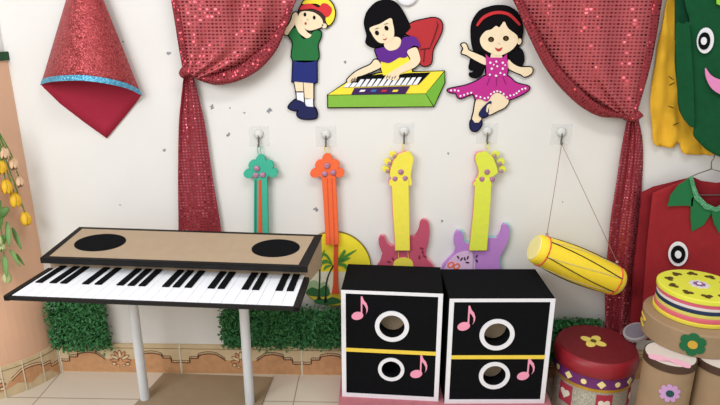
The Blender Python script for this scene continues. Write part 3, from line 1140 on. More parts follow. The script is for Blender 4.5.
for q in ([(125, 280), (128, 280), (130, 315), (127, 315)], [(176, 280), (179, 280), (182, 315), (179, 315)]):
    cut('string', Zc(*zh, q), -0.027, 0.003, MATS['mustard_foam'], pk, False)
for q, rr in (((252, 262), .3), ((258, 282), 1.2), ((240, 310), 1.4), ((268, 305), .5), ((75, 335), .2), ((98, 320), 1.0)):
    cut('ornament', Zc(*zh, ell(q[0], q[1], 12, 5, rr, 10)), -0.0255, 0.0015, foam('plum_foam', '#7d2440'), pk, False)
loop_cord(pk, hook_pos[2], W(403.5, 152, 0), gyel)

zl = (440, 200, 5.4)
bodyL = Zc(*zl, [(100, 168), (86, 178), (78, 205), (78, 240), (86, 270), (70, 300), (40, 330), (14, 365), (6, 430), (20, 520), (90, 570), (200, 575), (300, 555), (350, 490), (350, 420), (328, 360), (325, 310), (345, 270), (366, 225), (376, 170), (366, 138), (350, 132),
                 (338, 145), (330, 175), (308, 205), (255, 208), (165, 235), (140, 232), (126, 215), (122, 185), (112, 170)])
neckL = Zc(*zg, [(268, 150), (308, 150), (306, 200), (296, 331), (252, 331), (262, 240)])
headL = Zc(*zg, [(268, 94), (273, 85), (286, 82), (300, 85), (311, 94), (317, 108), (322, 122), (322, 134), (311, 144), (306, 156), (308, 167), (264, 167), (268, 155), (275, 140), (275, 125), (269, 108)])
lg = rock_guitar('yellow necked foam guitar with a lilac body, above the right speaker box', bodyL, neckL, headL,
                 Zc(*zg, [(319, 87), (332, 106), (336, 125)]), Zc(*zg, [(296, 131), (283, 150), (309, 150)]), glil, gyel2, teal_edge, 3, None, W(482, 305, -0.02))
cut('pale_patch', Zc(*zl, [(90, 290), (150, 275), (180, 300), (180, 400), (30, 400), (40, 340)]), -0.0247, 0.0007, foam('pale_lilac_foam', '#d9b6d8'), lg)
for q, rr in (((98, 310), 1.0), ((116, 320), 2.2), ((134, 318), 1.3), ((150, 312), 2.0), ((148, 338), 0.1), ((196, 306), 2.4), ((198, 328), 1.0)):
    cut('ornament', Zc(*zl, ell(q[0], q[1], 11, 4.5, rr, 10)), -0.0262, 0.0015, foam('dark_plum_foam', '#3a1f3a'), lg, False)
for q in ([(178, 284), (181, 284), (180, 380), (177, 380)], [(190, 284), (193, 284), (193, 380), (190, 380)]):
    cut('string', Zc(*zl, q), -0.027, 0.003, foam('grey_string', '#9a9aa8'), lg, False)
for cxx, cyy in ((58, 350), (90, 358)):
    pts = ell(cxx, cyy, 20, 15, -0.6, 20)
    cut('ring_ornament', Zc(*zl, pts), -0.0265, 0.0016, orange, lg, False, holes=[[Vector(p) for p in Zc(*zl, ell(cxx, cyy, 13, 9, -0.6, 20))]])
loop_cord(lg, hook_pos[3], W(486, 152, 0), gyel)

# ------------------------------------------------------------------ yellow barrel drum on a string
YD = -0.108
c0, c1 = W(534.5, 247.8, YD - 0.014), W(618, 282, YD + 0.006)
dr = thing('toy_drum', 'yellow barrel drum with dark zigzag cords hanging by a string from its hook', 'toy drum', (c0 + c1) / 2 - Vector((0, 0, 0.07)))
ax = (c1 - c0)
Ld = ax.length
Rm = ax.normalized().to_track_quat('Z', 'Y').to_matrix()
prof = [(0.050, 0), (0.054, 0.006)] + [(0.056 + 0.011 * sin(pi * t), Ld * (0.02 + 0.96 * t)) for t in [i / 14 for i in range(15)]] + [(0.054, Ld - 0.004), (0.050, Ld)]
bm = bmesh.new()
lathe(bm, prof, 40, c0, Rm)
obj('shell', bm, foam('drum_yellow', '#f3d533', 0.5), dr, smooth=True)
bm = bmesh.new()
lathe(bm, [(0.047, -0.003), (0.049, 0.002)], 40, c0, Rm)
obj('drumhead', bm, foam('cream_skin', '#eee39a', 0.6), dr)
bm = bmesh.new()
lathe(bm, [(0.050, Ld - 0.001), (0.048, Ld + 0.003)], 40, c0, Rm)
obj('drumhead', bm, foam('cream_skin', '#eee39a', 0.6), dr)


def dp(t, a, out=0.0):
    r = 0.056 + 0.011 * sin(pi * t) + out
    return c0 + Rm @ Vector((r * cos(a), r * sin(a), Ld * (0.02 + 0.96 * t)))


for t in (0.07, 0.95):
    bm = bmesh.new()
    pts = [dp(t, 2 * pi * k / 36, 0.0012) for k in range(37)]
    tube(bm, pts, 0.0026, 6)
    obj('hoop', bm, foam('coral_cord', '#e05a4a'), dr, smooth=True, label='coral ring around the shell')
for k in range(6):
    a = 2 * pi * k / 6
    da = pi / 6
    for sgn, mm in ((1, foam('black_cord', '#2a241c')), (-1, foam('pale_cord', '#cfc6a0'))):
        bm = bmesh.new()
        tube(bm, [dp(0.07 + 0.88 * j / 10, a + sgn * da * (j / 10 - 0.0) * 1.0, 0.0016) for j in range(11)], 0.0019 if sgn > 0 else 0.0012, 5)
        obj('cord', bm, mm, dr, smooth=True)
hp = hook_pos[4]
bm = bmesh.new()
s_top = Vector((hp.x, -0.020, hp.z - 0.0335))
e1 = W(547, 234, YD - 0.02)
e2 = W(617, 262, YD + 0.01)
for e in (e1, e2):
    tube(bm, [s_top, s_top.lerp(e, 0.5) + Vector((0, -0.003, 0)), e], 0.0014, 6)
obj('hanging_string', bm, foam('pinkish_string', '#a58a80'), dr, smooth=True)
for e in (e1, e2):
    bm = bmesh.new()
    bmesh.ops.create_icosphere(bm, subdivisions=2, radius=0.006, matrix=Matrix.Translation(e))
    obj('string_knot', bm, foam('pinkish_string', '#a58a80'), dr, smooth=True)

# ------------------------------------------------------------------ toy keyboard on two pipe legs
KFL, KFR = F(6, 296, .60), F(298, 307, .60)            # front edge of the key bed
BFL, BFR = F(42, 258.8, .655), F(306.5, 268, .655)      # front upper edge of the raised box
BBL, BBR = F(80, 228.5, .700), F(321.5, 236.5, .700)    # back upper edge
kb = thing('toy_keyboard', 'cardboard toy keyboard with paper keys and two black ovals on white pipe legs', 'toy keyboard', (-0.69, -0.2, 0))
tape = mat('black_tape', '#0e0b0b', 0.6, 0, 0.1, 40)
dz = lambda p, z: Vector((p.x, p.y, z))


def ext(a, b_, t):
    return a + (b_ - a) * t


# key bed tray: from its front edge to under the box
KBL, KBR = dz(BFL, .605) + (KFL - dz(BFL, .6)) * -0.15, dz(BFR, .605) + (KFR - dz(BFR, .6)) * -0.15
bm = bmesh.new()
ztop = 0.598
lo = [dz(p, ztop - 0.009) for p in (KFL, KFR, KBR, KBL)]
hi = [dz(KFL, ztop), dz(KFR, ztop), dz(KBR, ztop + .004), dz(KBL, ztop + .004)]
hexa(bm, lo, hi)
obj('key_tray', bm, cardboard, kb)


def kbp(u, v, h=0.0):          # point on the tray: u along, v from front (0) to back (1)
    a = dz(KFL, ztop).lerp(dz(KFR, ztop), u)
    c = dz(KBL, ztop + .004).lerp(dz(KBR, ztop + .004), u)
    q = a.lerp(c, v)
    return Vector((q.x, q.y, q.z + h))


def kquad(bm, q, h0, h1):
    hexa(bm, [kbp(u, v, h0) for u, v in q], [kbp(u, v, h1) for u, v in q])


def kuv(px, py):
    """tray coordinates of a photo measurement"""
    p = F(px, py, ztop + 0.002)
    u, v = 0.5, 0.5
    for _ in range(12):
        e = p - kbp(u, v)
        du = kbp(u + .01, v) - kbp(u, v)
        dv = kbp(u, v + .01) - kbp(u, v)
        det = du.x * dv.y - du.y * dv.x
        u += .01 * (e.x * dv.y - e.y * dv.x) / det
        v += .01 * (du.x * e.y - du.y * e.x) / det
    return u, v


# tape rim around the tray
bm = bmesh.new()
kquad(bm, [(-0.004, -0.03), (1.004, -0.03), (1.004, 0.012), (-0.004, 0.012)], -0.010, 0.003)
obj('front_rim', bm, tape, kb, label='black taped front edge')
for u0, u1 in ((-0.004, 0.014), (0.986, 1.004)):
    bm = bmesh.new()
    kquad(bm, [(u0, -0.03), (u1, -0.03), (u1, 1.0), (u0, 1.0)], -0.012, 0.006)
    obj('side_rim', bm, tape, kb, label='black taped side edge')
v_back = kuv(175, 269.5)[1]
u0w, u1w = 0.018, 0.984
NW = 24
for i in range(NW):
    a, c = u0w + (u1w - u0w) * i / NW, u0w + (u1w - u0w) * (i + 1) / NW
    bm = bmesh.new()
    kquad(bm, [(a + .0006, 0.016), (c - .0006, 0.016), (c - .0006, v_back), (a + .0006, v_back)], 0.0, 0.004)
    obj('white_key', bm, key_white, kb, bevel=0.0006)
for px in (39, 53, 63.5, 85.5, 98, 120, 131, 142, 165.5, 176, 188, 211, 221, 245, 255.5, 279, 290):
    u, v = kuv(px, 284.3 + (px - 50) * 0.034)
    w = 0.0125
    bm = bmesh.new()
    kquad(bm, [(u - w, v), (u + w, v), (u + w, v_back - .005), (u - w, v_back - .005)], 0.004, 0.0085)
    obj('black_key', bm, felt_black, kb, bevel=0.0008)
# raised box
bm = bmesh.new()
zb0 = ztop - 0.02
frontL, frontR = BFL + Vector((0, .045, 0)), BFR + Vector((0, .045, 0))
hexa(bm, [dz(frontL, zb0), dz(frontR, zb0), dz(BBR, zb0), dz(BBL, zb0)], [frontL, frontR, BBR, BBL])
obj('raised_box', bm, cardboard, kb)


def bxp(u, v, h=0.0):
    q = BFL.lerp(BFR, u).lerp(BBL.lerp(BBR, u), v)
    return Vector((q.x, q.y, q.z + h))


bm = bmesh.new()      # lid panel
lp = [(0, 0), (1, 0), (1, 1), (0, 1)]
hexa(bm, [bxp(u, v, 0.0) for u, v in lp], [bxp(u, v, 0.004) for u, v in lp])
lidp = obj('top_panel', bm, cardboard, kb)
for q in ([(-.004, -.02), (1.004, -.02), (1.004, .045), (-.004, .045)], [(-.004, .965), (1.004, .965), (1.004, 1.012), (-.004, 1.012)],
          [(-.004, 0.04), (.020, .04), (.016, .97), (-.004, .97)], [(.968, .04), (1.004, .04), (1.004, .97), (.974, .97)]):
    bm = bmesh.new()
    hexa(bm, [bxp(u, v, 0.0035) for u, v in q], [bxp(u, v, 0.0055) for u, v in q])
    obj('tape_border', bm, tape, kb, label='black tape border')
bm = bmesh.new()
q0, q1 = bxp(-.004, -.02, .0055), bxp(1.004, -.02, .0055)
hexa(bm, [q0 + Vector((0, 0, -.020)), q1 + Vector((0, 0, -.020)), q1 + Vector((0, .012, -.020)), q0 + Vector((0, .012, -.020))],
     [q0, q1, q1 + Vector((0, .012, 0)), q0 + Vector((0, .012, 0))])
obj('front_lip', bm, tape, kb, label='black front lip')
for cu, cv, ru, rv in ((0.155, 0.52, 0.098, 0.28), (0.850, 0.53, 0.091, 0.28)):
    bm = bmesh.new()
    slab(bm, [Vector(p) for p in ell(cu, cv, ru, rv, 0, 40)], lambda u, v, d: bxp(u, v, 0.0065 - d), 0.0025)
    obj('speaker_oval', bm, felt_black, kb, label='black oval on the top panel')
# legs with base board
for (fx, fy), nm in (((145, 398.5), 0), ((250, 403), 1)):
    p = F(fx, fy, 0.006)
    bm = bmesh.new()
    lathe(bm, [(0.0185, 0.006), (0.0185, 0.585)], 24, (p.x, p.y, 0))
    obj('leg', bm, pipe_white, kb, smooth=False)
    for pl in kb.children[-1].data.polygons:
        pl.use_smooth = len(pl.vertices) == 4
bm = bmesh.new()
q = [Vector((-0.905, -0.016, 0)), Vector((-0.428, -0.035, 0)), Vector((-0.47, -0.62, 0)), Vector((-1.01, -0.56, 0))]
hexa(bm, [dz(p, 0.0008) for p in q], [dz(p, 0.007) for p in q])
obj('base_board', bm, cardboard_mat, kb, label='brown cardboard base on the floor')


# ------------------------------------------------------------------ speaker boxes
def note_pts(cx, cy, s):
    """eighth note: head, stem and flag, y up"""
    head = ell(cx - 0.30 * s, cy - 0.62 * s, 0.44 * s, 0.32 * s, 0.3, 18)
    body = [(cx - .05 * s, cy - .6 * s), (cx + .06 * s, cy - .62 * s), (cx + .06 * s, cy + .42 * s), (cx + .2 * s, cy + .28 * s), (cx + .34 * s, cy + .02 * s), (cx + .36 * s, cy - .28 * s),
            (cx + .30 * s, cy - .46 * s), (cx + .44 * s, cy - .2 * s), (cx + .46 * s, cy + .1 * s), (cx + .36 * s, cy + .42 * s), (cx + .18 * s, cy + .64 * s), (cx + .06 * s, cy + .95 * s), (cx - .05 * s, cy + .95 * s)]
    return head, body


def speaker(label, x, y, z, rz, w, h, d, ringsz, notesz):
    t = thing('speaker_box', label, 'speaker', (x, y, z), 'black toy speaker boxes', rz)
    th = 0.006
    fy = 0.0                                                   # front plane, depth runs to +y
    bm = bmesh.new()
    for c, s in (((0, d / 2, th / 2), (w, d, th)), ((0, d / 2, h - th / 2), (w, d, th)), ((-w / 2 + th / 2, d / 2, h / 2), (th, d, h - 2 * th)), ((w / 2 - th / 2, d / 2, h / 2), (th, d, h - 2 * th)), ((0, d - th / 2, h / 2), (w - 2 * th, th, h - 2 * th))):
        bx(bm, c, s)
    obj('cabinet', bm, felt_black, t, world=False)
    bm = bmesh.new()
    e = 0.0012
    for c, s in (((0, d / 2, th + e / 2), (w - 2 * th, d - 2 * th, e)), ((0, d / 2, h - th - e / 2), (w - 2 * th, d - 2 * th, e)), ((-w / 2 + th + e / 2, d / 2, h / 2), (e, d - 2 * th, h - 2 * th)),
                 ((w / 2 - th - e / 2, d / 2, h / 2), (e, d - 2 * th, h - 2 * th)), ((0, d - th - e / 2, h / 2), (w - 2 * th, e, h - 2 * th))):
        bx(bm, c, s)
    obj('cardboard_lining', bm, cardboard_in, t, world=False, label='bare cardboard inside')
    mp = lambda Y: (lambda u, v, dd: Vector((u, Y + dd, v)))
    bm = bmesh.new()
    holes = [[Vector(p) for p in ell(cx, cz, ri, ri, 0, 40)] for cx, cz, ri, ro in ringsz]
    slab(bm, [Vector(p) for p in ((-w / 2, 0), (w / 2, 0), (w / 2, h), (-w / 2, h))], mp(-0.004), 0.004, holes)
    obj('front_panel', bm, felt_black, t, world=False)
    bw = 0.0165
    bm = bmesh.new()
    slab(bm, [Vector(p) for p in ((-w / 2, 0), (w / 2, 0), (w / 2, h), (-w / 2, h))], mp(-0.0065), 0.0025,
         [[Vector(p) for p in ((-w / 2 + bw, bw), (w / 2 - bw, bw), (w / 2 - bw, h - bw * .75), (-w / 2 + bw, h - bw * .75))]])
    obj('white_border', bm, white_foam, t, world=False)
    bm = bmesh.new()
    bx(bm, (0, -0.006, h * 0.457), (w - 2 * bw, 0.003, 0.0145))
    obj('yellow_stripe', bm, foam('stripe_yellow', '#efcf4a'), t, world=False)
    for cx, cz, ri, ro in ringsz:
        bm = bmesh.new()
        slab(bm, [Vector(p) for p in ell(cx, cz, ro, ro, 0, 44)], mp(-0.008), 0.004, [[Vector(p) for p in ell(cx, cz, ri, ri, 0, 40)]])
        obj('speaker_ring', bm, white_foam, t, world=False)
        bm = bmesh.new()
        slab(bm, [Vector(p) for p in ell(cx, cz, ri + 0.004, ri + 0.004, 0, 44)], mp(0.0005), 0.052, [[Vector(p) for p in ell(cx, cz, ri, ri, 0, 40)]])
        obj('hole_collar', bm, felt_black, t, world=False)
        bm = bmesh.new()
        slab(bm, [Vector(p) for p in ell(cx, cz, ri + 0.004, ri + 0.004, 0, 40)], mp(0.0525), 0.003)
        obj('added_hole_disc', bm, cardboard_in if ri > 0.04 else felt_black, t, world=False, label='added cardboard disc set close behind the hole to catch light' if ri > 0.04 else 'added black disc that keeps the hole dark')  # disc added near the hole so light reaches it; black one darkens the hole
    for cx, cz, s in notesz:
        hd, bd = note_pts(cx, cz, s)
        bm = bmesh.new()
        slab(bm, [Vector(p) for p in hd], mp(-0.0062), 0.0022)
        slab(bm, [Vector(p) for p in bd], mp(-0.0066), 0.0026)
        obj('music_note', bm, pink_foam, t, world=False)
    return t


PZ = 0.10
s1 = speaker('black felt speaker box beside the keyboard, left one of the pair', 0.066, -0.298, PZ, radians(-3.6), 0.364, 0.446, 0.228,
             [(0.003, 0.308, 0.046, 0.062), (0.003, 0.128, 0.036, 0.049)], [(-0.108, 0.376, 0.050), (0.112, 0.146, 0.052)])
s2 = speaker('black felt speaker box beside the red drum, right one of the pair', 0.456, -0.316, PZ, radians(1.6), 0.374, 0.433, 0.25,
             [(-0.010, 0.290, 0.047, 0.063), (-0.008, 0.120, 0.042, 0.057)], [(-0.116, 0.356, 0.052), (0.114, 0.150, 0.052)])

# pink cloth covered riser under the speakers
pinkcl = mat('pink_cloth', '#b86f78', 0.9, 0, 0.1, 30, 0.15, 400)
bm = bmesh.new()
hexa(bm, [Vector(p) for p in ((-.128, -.37, 0), (.67, -.37, 0), (.67, -.03, 0), (-.128, -.03, 0))], [Vector(p) for p in ((-.128, -.37, PZ), (.67, -.37, PZ), (.67, -.03, PZ), (-.128, -.03, PZ))])
tag(obj('riser', bm, pinkcl, None, loc=(0.27, -0.2, 0), bevel=0.006), 'low dusty pink cloth covered riser under the two black speaker boxes', 'riser')


# ------------------------------------------------------------------ drums and cans on the right
def cylmap(c, R_, a0, z0, Mr=None):
    """decal coordinates on a cylinder: u = arc length from the angle a0, v = height above z0"""
    def f(u, v, d):
        a = a0 + u / R_
        p = Vector(((R_ - d) * cos(a), (R_ - d) * sin(a), z0 + v))
        return Vector(c) + p
    return f


def facing(c):
    return atan2(CAM.y - c.y, CAM.x - c.x)


def flower(n, r_out, r_in, k=8):
    pts = []
    for i in range(n * k):
        a = 2 * pi * i / (n * k)
        pts.append(Vector(((r_in + (r_out - r_in) * abs(sin(n * a / 2)) ** 0.6) * cos(a), (r_in + (r_out - r_in) * abs(sin(n * a / 2)) ** 0.6) * sin(a))))
    return pts


def shift(pts, x, y):
    return [Vector((p[0] + x, p[1] + y)) for p in pts]


# red and purple drum tin
DH = 0.290
dc = F(596.5, 343.5, DH)
dc = Vector((dc.x, dc.y, 0))
rd = thing('drum_box', 'round drum box with dark red flower lid and purple band beside the right speaker', 'drum', dc)
silver = glitter_mat('silver_glitter', '#a9a596', '#d8d6c8', 420, 0.35)
bm = bmesh.new()
lathe(bm, [(0.137, 0.001), (0.139, 0.004), (0.139, 0.175)], 64, dc)
obj('body', bm, silver, rd, smooth=False)
bm = bmesh.new()
lathe(bm, [(0.140, 0.168), (0.146, 0.171), (0.146, 0.183), (0.140, 0.186)], 64, dc)
obj('gold_rim', bm, mat('gold_band', '#c79a3a', 0.4, 0.5, 0.1), rd)
bm = bmesh.new()
lathe(bm, [(0.146, 0.184), (0.148, 0.186), (0.148, 0.236), (0.146, 0.238)], 64, dc)
obj('purple_band', bm, mat('purple_band', '#6a2a68', 0.55, 0, 0.1), rd)
bm = bmesh.new()
lathe(bm, [(0.152, 0.231), (0.155, 0.234), (0.156, 0.257), (0.152, 0.272), (0.142, DH - 0.001), (0.136, DH)], 64, dc)
obj('lid', bm, mat('red_lid', '#90202a', 0.4, 0, 0.08), rd, smooth=True)
bm = bmesh.new()
lathe(bm, [(0.140, DH - 0.002), (0.139, DH + 0.0015)], 64, dc)
obj('lid_top', bm, mat('maroon_lid_top', '#701a22', 0.6, 0, 0.1, 60), rd, label='dark red lid top')  # top disc in a darker red than the lid rim
fa = facing(dc)
topmap = lambda c, z, rot: (lambda u, v, d: Vector((c.x + u * cos(rot) - v * sin(rot), c.y + u * sin(rot) + v * cos(rot), z - d)))
fm_ = topmap(Vector((dc.x - 0.008, dc.y + 0.012, 0)), DH + 0.0035, 0.1)
for k in range(4):
    a = radians(45 + 90 * k)
    bm = bmesh.new()
    slab(bm, [Vector(p) for p in ell(0.026 * cos(a), 0.026 * sin(a), 0.023, 0.017, a, 20)], fm_, 0.002)
    obj('flower_petal', bm, foam('butter_foam', '#ead56a'), rd, label='yellow flower petal')
bm = bmesh.new()
slab(bm, [Vector(p) for p in ell(0, 0, 0.011, 0.011, 0, 16)], lambda u, v, d: fm_(u, v, d - 0.002), 0.002)
obj('flower_center', bm, foam('olive_foam', '#5f5226'), rd)
for i, off in enumerate((-62, -39, -16, 8, 31, 54)):
    a = fa + radians(off + 6)
    bm = bmesh.new()
    sh = ell(0, 0.206, 0.0105, 0.0105, 0, 18) if i % 2 == 0 else [(-0.0165, 0.206), (0, 0.1895), (0.0165, 0.206), (0, 0.2225)]
    slab(bm, [Vector(p) for p in sh], cylmap(dc, 0.1498, a, 0.0), 0.002, step=0.006)
    obj('band_dot' if i % 2 == 0 else 'band_diamond', bm, foam('pale_butter_foam', '#efdf9a'), rd)
for off in (-38, 22, 80, -98):
    a = fa + radians(off)
    bm = bmesh.new()
    slab(bm, [Vector(p) for p in ((-.03, .075), (.03, .075), (.03, .158), (-.03, .158))], cylmap(dc, 0.141, a, 0.0), 0.002, step=0.01)
    obj('red_patch', bm, foam('crimson_foam', '#a83245'), rd, label='red patch with a white heart')
    bm = bmesh.new()
    ht = []
    for i in range(28):
        t = 2 * pi * i / 28
        ht.append(Vector((0.0014 * 16 * sin(t) ** 3, 0.118 + 0.0014 * (13 * cos(t) - 5 * cos(2 * t) - 2 * cos(3 * t) - cos(4 * t)))))
    slab(bm, ht, cylmap(dc, 0.1425, a, 0.0), 0.0015, step=0.008)
    obj('heart', bm, foam('cream_heart_foam', '#e4dccb'), rd)

# brown cans
CH = 0.40
lidw = foam('white_lid', '#d8cdc4', 0.5)


def can(label, c, R_, H, bow, dot):
    t = thing('can_drum', label, 'drum', c, 'brown cardboard cans')
    bm = bmesh.new()
    lathe(bm, [(R_ - .002, 0.001), (R_, 0.004), (R_, H - 0.004), (R_ - 0.002, H - 0.003)], 56, c)
    obj('body', bm, cardboard2, t)
    bm = bmesh.new()
    lathe(bm, [(R_ + .0002, H - 0.026), (R_ + 0.0018, H - 0.026), (R_ + 0.0018, H - 0.001), (R_ - 0.004, H)], 56, c, cap=False)
    obj('top_band', bm, brown_tape, t, label='dark brown band')
    bm = bmesh.new()
    lathe(bm, [(R_ - 0.003, H - 0.004), (R_ - 0.003, H + 0.0005)], 56, c)
    obj('lid', bm, lidw, t, label='off-white lid')
    f_ = facing(c)
    if dot:
        cm = cylmap(c, R_ + 0.0028, f_ + radians(dot[0]), 0)
        bm = bmesh.new()
        slab(bm, shift(flower(9, 0.034, 0.024), 0, H - dot[1]), cm, 0.0026, step=0.01)
        obj('flower', bm, foam('lavender_foam', '#c79ac9'), t, label='lavender flower')
        bm = bmesh.new()
        slab(bm, shift(ell(0, 0, 0.0125, 0.0125, 0, 16), 0, H - dot[1]), cylmap(c, R_ + 0.005, f_ + radians(dot[0]), 0), 0.0022)
        obj('flower_center', bm, foam('dark_teal_foam', '#1f4a4a'), t)
    if bow:
        bmap = topmap(c, H + 0.0052, f_ + pi / 2)
        bm = bmesh.new()
        slab(bm, sm([(0, 0.006), (0.025, 0.017), (0.058, 0.012), (0.060, -0.012), (0.025, -0.014), (0, -0.006), (-0.025, -0.016), (-0.058, -0.012), (-0.060, 0.012), (-0.025, 0.015)], 4),
             lambda u, v, d: bmap(u + bow[0], v + bow[1], d - 0.002 * cos(u * 60)), 0.004, step=0.01)
        obj('bow', bm, foam('baby_pink_foam', '#eab2c4'), t, label='pink bow on the lid')
    return t


k1 = F(670.5, 354, CH); k1.z = 0
can('brown can drum with pink bow and lavender flower, under the left of the wide drum', k1, 0.080, CH, (0.0, -0.050), (13, 0.100))
k2 = F(717, 361, CH); k2.z = 0
k2 = k2 + Vector((0.030, 0.020, 0))
can('brown can drum without visible bow, cut off by the right edge of the photo', k2, 0.079, CH, None, None)

# wide cardboard drum on the cans
wb = CH + 0.001
WH = 0.084
WRr = 0.165
wc = F(694.5, 313, wb + WH); wc.z = wb
wd = thing('wide_drum', 'wide brown cardboard drum with a green flower lying on two cans', 'drum', wc)
bm = bmesh.new()
lathe(bm, [(WRr - .002, 0), (WRr, 0.002), (WRr, WH - 0.004), (WRr - 0.003, WH - 0.001), (WRr - 0.010, WH)], 72, wc)
obj('body', bm, cardboard2, wd)
f_ = facing(wc)
bm = bmesh.new()
slab(bm, shift(flower(6, 0.042, 0.033), 0, 0.046), cylmap(wc, WRr + 0.003, f_ + radians(4), 0), 0.003, step=0.012)
obj('flower', bm, foam('dark_green_foam', '#1a663c'), wd, label='dark green flower')
bm = bmesh.new()
slab(bm, shift(ell(0, 0, 0.015, 0.015, 0, 16), 0, 0.046), cylmap(wc, WRr + 0.005, f_ + radians(4), 0), 0.002)
obj('flower_center', bm, foam('gold_foam', '#cda43a'), wd, label='golden flower centre')
bm = bmesh.new()
cm = cylmap(wc, WRr + 0.002, f_ + radians(-68), 0)
pts = [cm(0.016 * cos(t * 1.3) * (1 + t * .12), 0.046 + 0.006 * t - 0.022, 0) for t in [i * 0.35 for i in range(20)]]
tube(bm, pts, 0.003, 6)
obj('swirl', bm, foam('yellow_swirl', '#d8b84a'), wd, smooth=True, label='yellow swirl')

# striped drum on top
sc_ = Vector(wc) + Vector((0.0, 0.0, WH + 0.0008))
sc_ = F(694.5, 310, sc_.z)
st = thing('striped_drum', 'striped round toy drum with lime top of clover cut-outs on the wide brown drum', 'drum', sc_)
layers = [(0.137, 0.0000, 0.0139, '#e6d64a', 'lower_yellow_band'), (0.133, 0.0139, 0.0302, '#dd6a7a', 'lower_pink_band'), (0.131, 0.0302, 0.0441, '#d8cf6a', 'pale_yellow_band'), (0.1315, 0.0441, 0.0580, '#1d2f52', 'navy_band'),
          (0.131, 0.0580, 0.0696, '#e0d8d4', 'white_band'), (0.132, 0.0696, 0.0824, '#d9607a', 'upper_pink_band')]
for r, z0, z1, c, nm in layers:
    bm = bmesh.new()
    lathe(bm, [(r - .002, z0), (r, z0 + .002), (r, z1 - .002), (r - .002, z1)], 64, sc_)
    obj(nm, bm, foam(nm, c, 0.55), st)
bm = bmesh.new()
lathe(bm, [(0.132, 0.0822), (0.135, 0.0842), (0.135, 0.0962), (0.130, 0.099)], 64, sc_)
obj('top', bm, foam('lime_yellow_foam', '#dfe04a', 0.5), st, label='lime yellow top')
tm = lambda x, y, rot, h: topmap(Vector((sc_.x + x, sc_.y + y, 0)), sc_.z + h, rot)
for k in range(10):
    a = f_ + radians(36 * k + 18)
    if k == 2:
        continue
    x, y = 0.094 * cos(a), 0.094 * sin(a)
    bm = bmesh.new()
    m_ = tm(x, y, a, 0.1006)
    for dx, dy in ((0.008, 0), (-0.003, 0.009), (-0.003, -0.009)):
        slab(bm, [Vector(p) for p in ell(dx, dy, 0.0092, 0.0092, 0, 14)], m_, 0.0015)
    obj('clover_cutout', bm, foam('dark_olive_foam', '#5e4a1c'), st)
bm = bmesh.new()
a = f_ + radians(90)
m_ = tm(0.084 * cos(a), 0.084 * sin(a), 0, 0.1006)
slab(bm, [Vector(p) for p in ell(0, 0, 0.022, 0.02, 0, 20)], m_, 0.0015)
obj('finger_hole', bm, foam('deep_pink_foam', '#c0404e'), st, label='red finger hole')
bm = bmesh.new()
slab(bm, flower(8, 0.034, 0.026), tm(0, 0, 0, 0.1012), 0.002)
obj('center_flower', bm, foam('pale_center_foam', '#d8d2d8'), st, label='white centre flower')
bm = bmesh.new()
slab(bm, flower(8, 0.02, 0.014), tm(0, 0, 0.3, 0.1028), 0.002)
obj('center_flower', bm, foam('mauve_center_foam', '#8a5a8a'), st)
bm = bmesh.new()
slab(bm, [Vector(p) for p in ell(0, 0, 0.008, 0.008, 0, 12)], tm(0, 0, 0.3, 0.1045), 0.002)
obj('center_flower', bm, white_foam, st)

# grey disc wedged behind
dd = W(636, 331.5, -0.17)
nrm = Vector((-0.42, -0.12, 0.9)).normalized()
Rq = nrm.to_track_quat('Z', 'Y').to_matrix()
dk = thing('disc_drum', 'small grey disc with white rim wedged between the red lid and the wide brown drum', 'drum', (dd.x, dd.y, 0))
bm = bmesh.new()
lathe(bm, [(0.046, -0.012), (0.048, -0.01), (0.048, 0.002), (0.044, 0.004)], 40, dd, Rq)
obj('rim', bm, foam('pale_rim_foam', '#a59d9c'), dk)
bm = bmesh.new()
lathe(bm, [(0.040, 0.003), (0.039, 0.0055)], 40, dd, Rq)
obj('face', bm, foam('grey_face_foam', '#7a727e'), dk, label='grey face')
bm = bmesh.new()
tube(bm, [dd - nrm * 0.010, Vector((dd.x + .01, dd.y + .02, 0.16)), Vector((dd.x + .01, dd.y + .02, 0.001))], 0.008, 10)
obj('handle', bm, cardboard2, dk, smooth=True)


# ------------------------------------------------------------------ costumes on the right
def cloth(name, pts, Y, disp, m, parent, step=5, t=0.003, n=4, smooth=True, label=None, holes=()):
    bm = bmesh.new()
    slab(bm, sm(pts, n) if smooth else [Vector(p) for p in pts], wallmap(Y), t, holes, step, disp)
    return obj(name, bm, m, parent, smooth=False, label=label)


def shade_smooth(o):
    for p in o.data.polygons:
        p.use_smooth = True
    return o


def wr(u, v, f, amp, seed=0.0):
    return amp * noise.noise(Vector((u * f, v * f * 0.55, seed)))


yel_cloth = mat('yellow_cloth', '#e2ae2c', 0.85, 0, 0.06, 20, 0.15, 500)
yc = thing('costume', 'yellow cloth costume hanging behind the green one', 'costume', W(680, 155, -0.02), 'fancy dress costumes on the wall')
shade_smooth(cloth('front', [(672, -60), (668, -20), (666, 5), (661, 30), (656, 66), (650, 104), (652, 124), (653.5, 143), (663, 147), (675, 146.5), (680, 143), (683, 153), (697, 155), (715, 155), (740, 150), (760, 60), (740, -60)], -0.022,
                     lambda u, v: wr(u, v, 0.09, 0.02, 1.0) + 0.006 * sin(u * 0.45 + v * 0.03), yel_cloth, yc, 5, 0.004))
for q in ((671, 78, .6), (672, 84, -.5), (671, 107, .3), (676, 124, -.4)):
    cut('stitch', ell(q[0], q[1], 3.6, 0.45, q[2], 10), -0.040, 0.001, black, yc, False)

